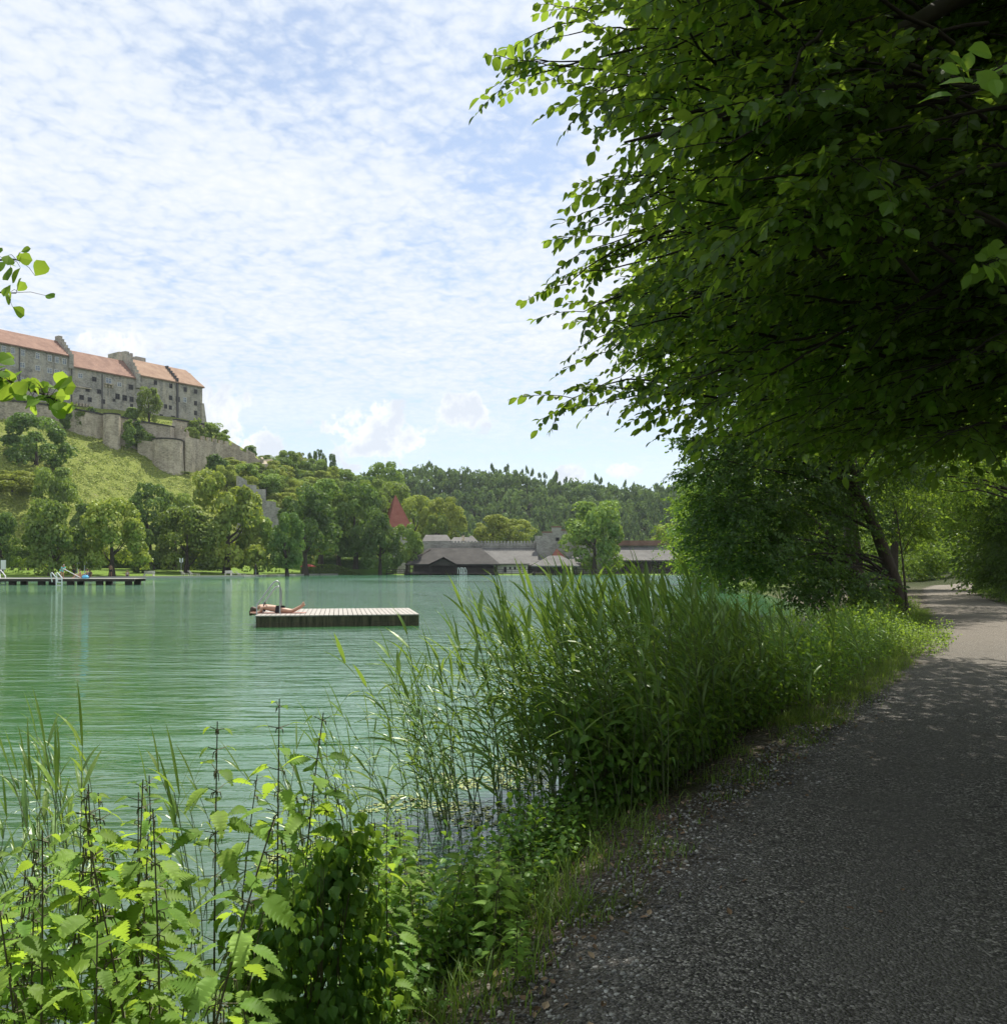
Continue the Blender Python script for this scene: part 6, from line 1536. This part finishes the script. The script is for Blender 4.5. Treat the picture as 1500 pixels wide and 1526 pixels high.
twig('alder_branch','round leaved alder branch reaching in at the left over the castle meadow',[(-260,430),(-120,500),(-20,552),(30,575),(65,588),(88,598)],3.0,90,.062,ALDER,LN2,1,group=None)
twig('alder_branch','small round leaved alder twig high at the left edge against the sky',[(-240,400),(-100,390),(-10,388),(20,386),(36,390)],3.0,20,.055,ALDER,LN2,2)
twig('alder_branch','few round alder leaves at the left edge just above the castle roof',[(-240,420),(-100,440),(-15,435),(12,436),(24,437)],3.0,12,.052,ALDER,LN2,3)
twig('leafy_branch','bright yellow green backlit twig at the right edge near the top',[(1700,20),(1600,50),(1525,80),(1480,105),(1440,128)],2.6,26,.095,BEECH,LN2,4)
twig('leafy_branch','green twig hanging in at the right edge halfway up the dark canopy',[(1720,250),(1620,320),(1540,365),(1490,385),(1455,400)],3.3,50,.090,BEECH,LN2,5)
print('nettles',ncount,'reeds',nre)
# the alder on the bank behind the viewer that carries the twigs at the left edge
leafy('alder_tree','alder on the bank at the left whose twigs hang into the picture',(-2.9,-2.2),[[-2.9,-2.2,-.3],[-2.8,-2.0,2.2],[-2.9,-1.9,4.5],[-3.0,-2.0,7]],
      [((-3.2,-2.4,6.2),(2.0,2.0,2.2),700)],.10,LN2,group=None,seed=140,tr=.13,nlimb=14)
A_=Acc(); A_.tube([[-2.82,-2.0,2.4],[-2.9,0.0,2.75],P(-330,420,2.4),P(-260,430,3.0)],[.035,.022,.012,.007],6); A_.tube([P(-330,420,2.4),P(-240,400,3.0)],[.01,.006],5); A_.tube([P(-330,420,2.4),P(-240,420,3.0)],[.01,.006],5)
al=[o for o in bpy.data.objects if o.name.startswith('alder_tree')][0]; A_.v=[v-np.array(al.location) for v in A_.v]; A_.build('limb',MTW,al)
# ------------------------------------------------------------------ the air
A_=Acc(); A_.box(-905,1005,-65,1405,-4.0,115)
m=NT('haze air'); pv=m.n('ShaderNodeVolumePrincipled'); pv.inputs['Color'].default_value=(.80,.88,1,1); pv.inputs['Density'].default_value=.00010; pv.inputs['Anisotropy'].default_value=.2
m.l(pv.outputs[0],m.out.inputs['Volume']);
hz=A_.build('haze',m.m); tag(hz,kind='stuff')
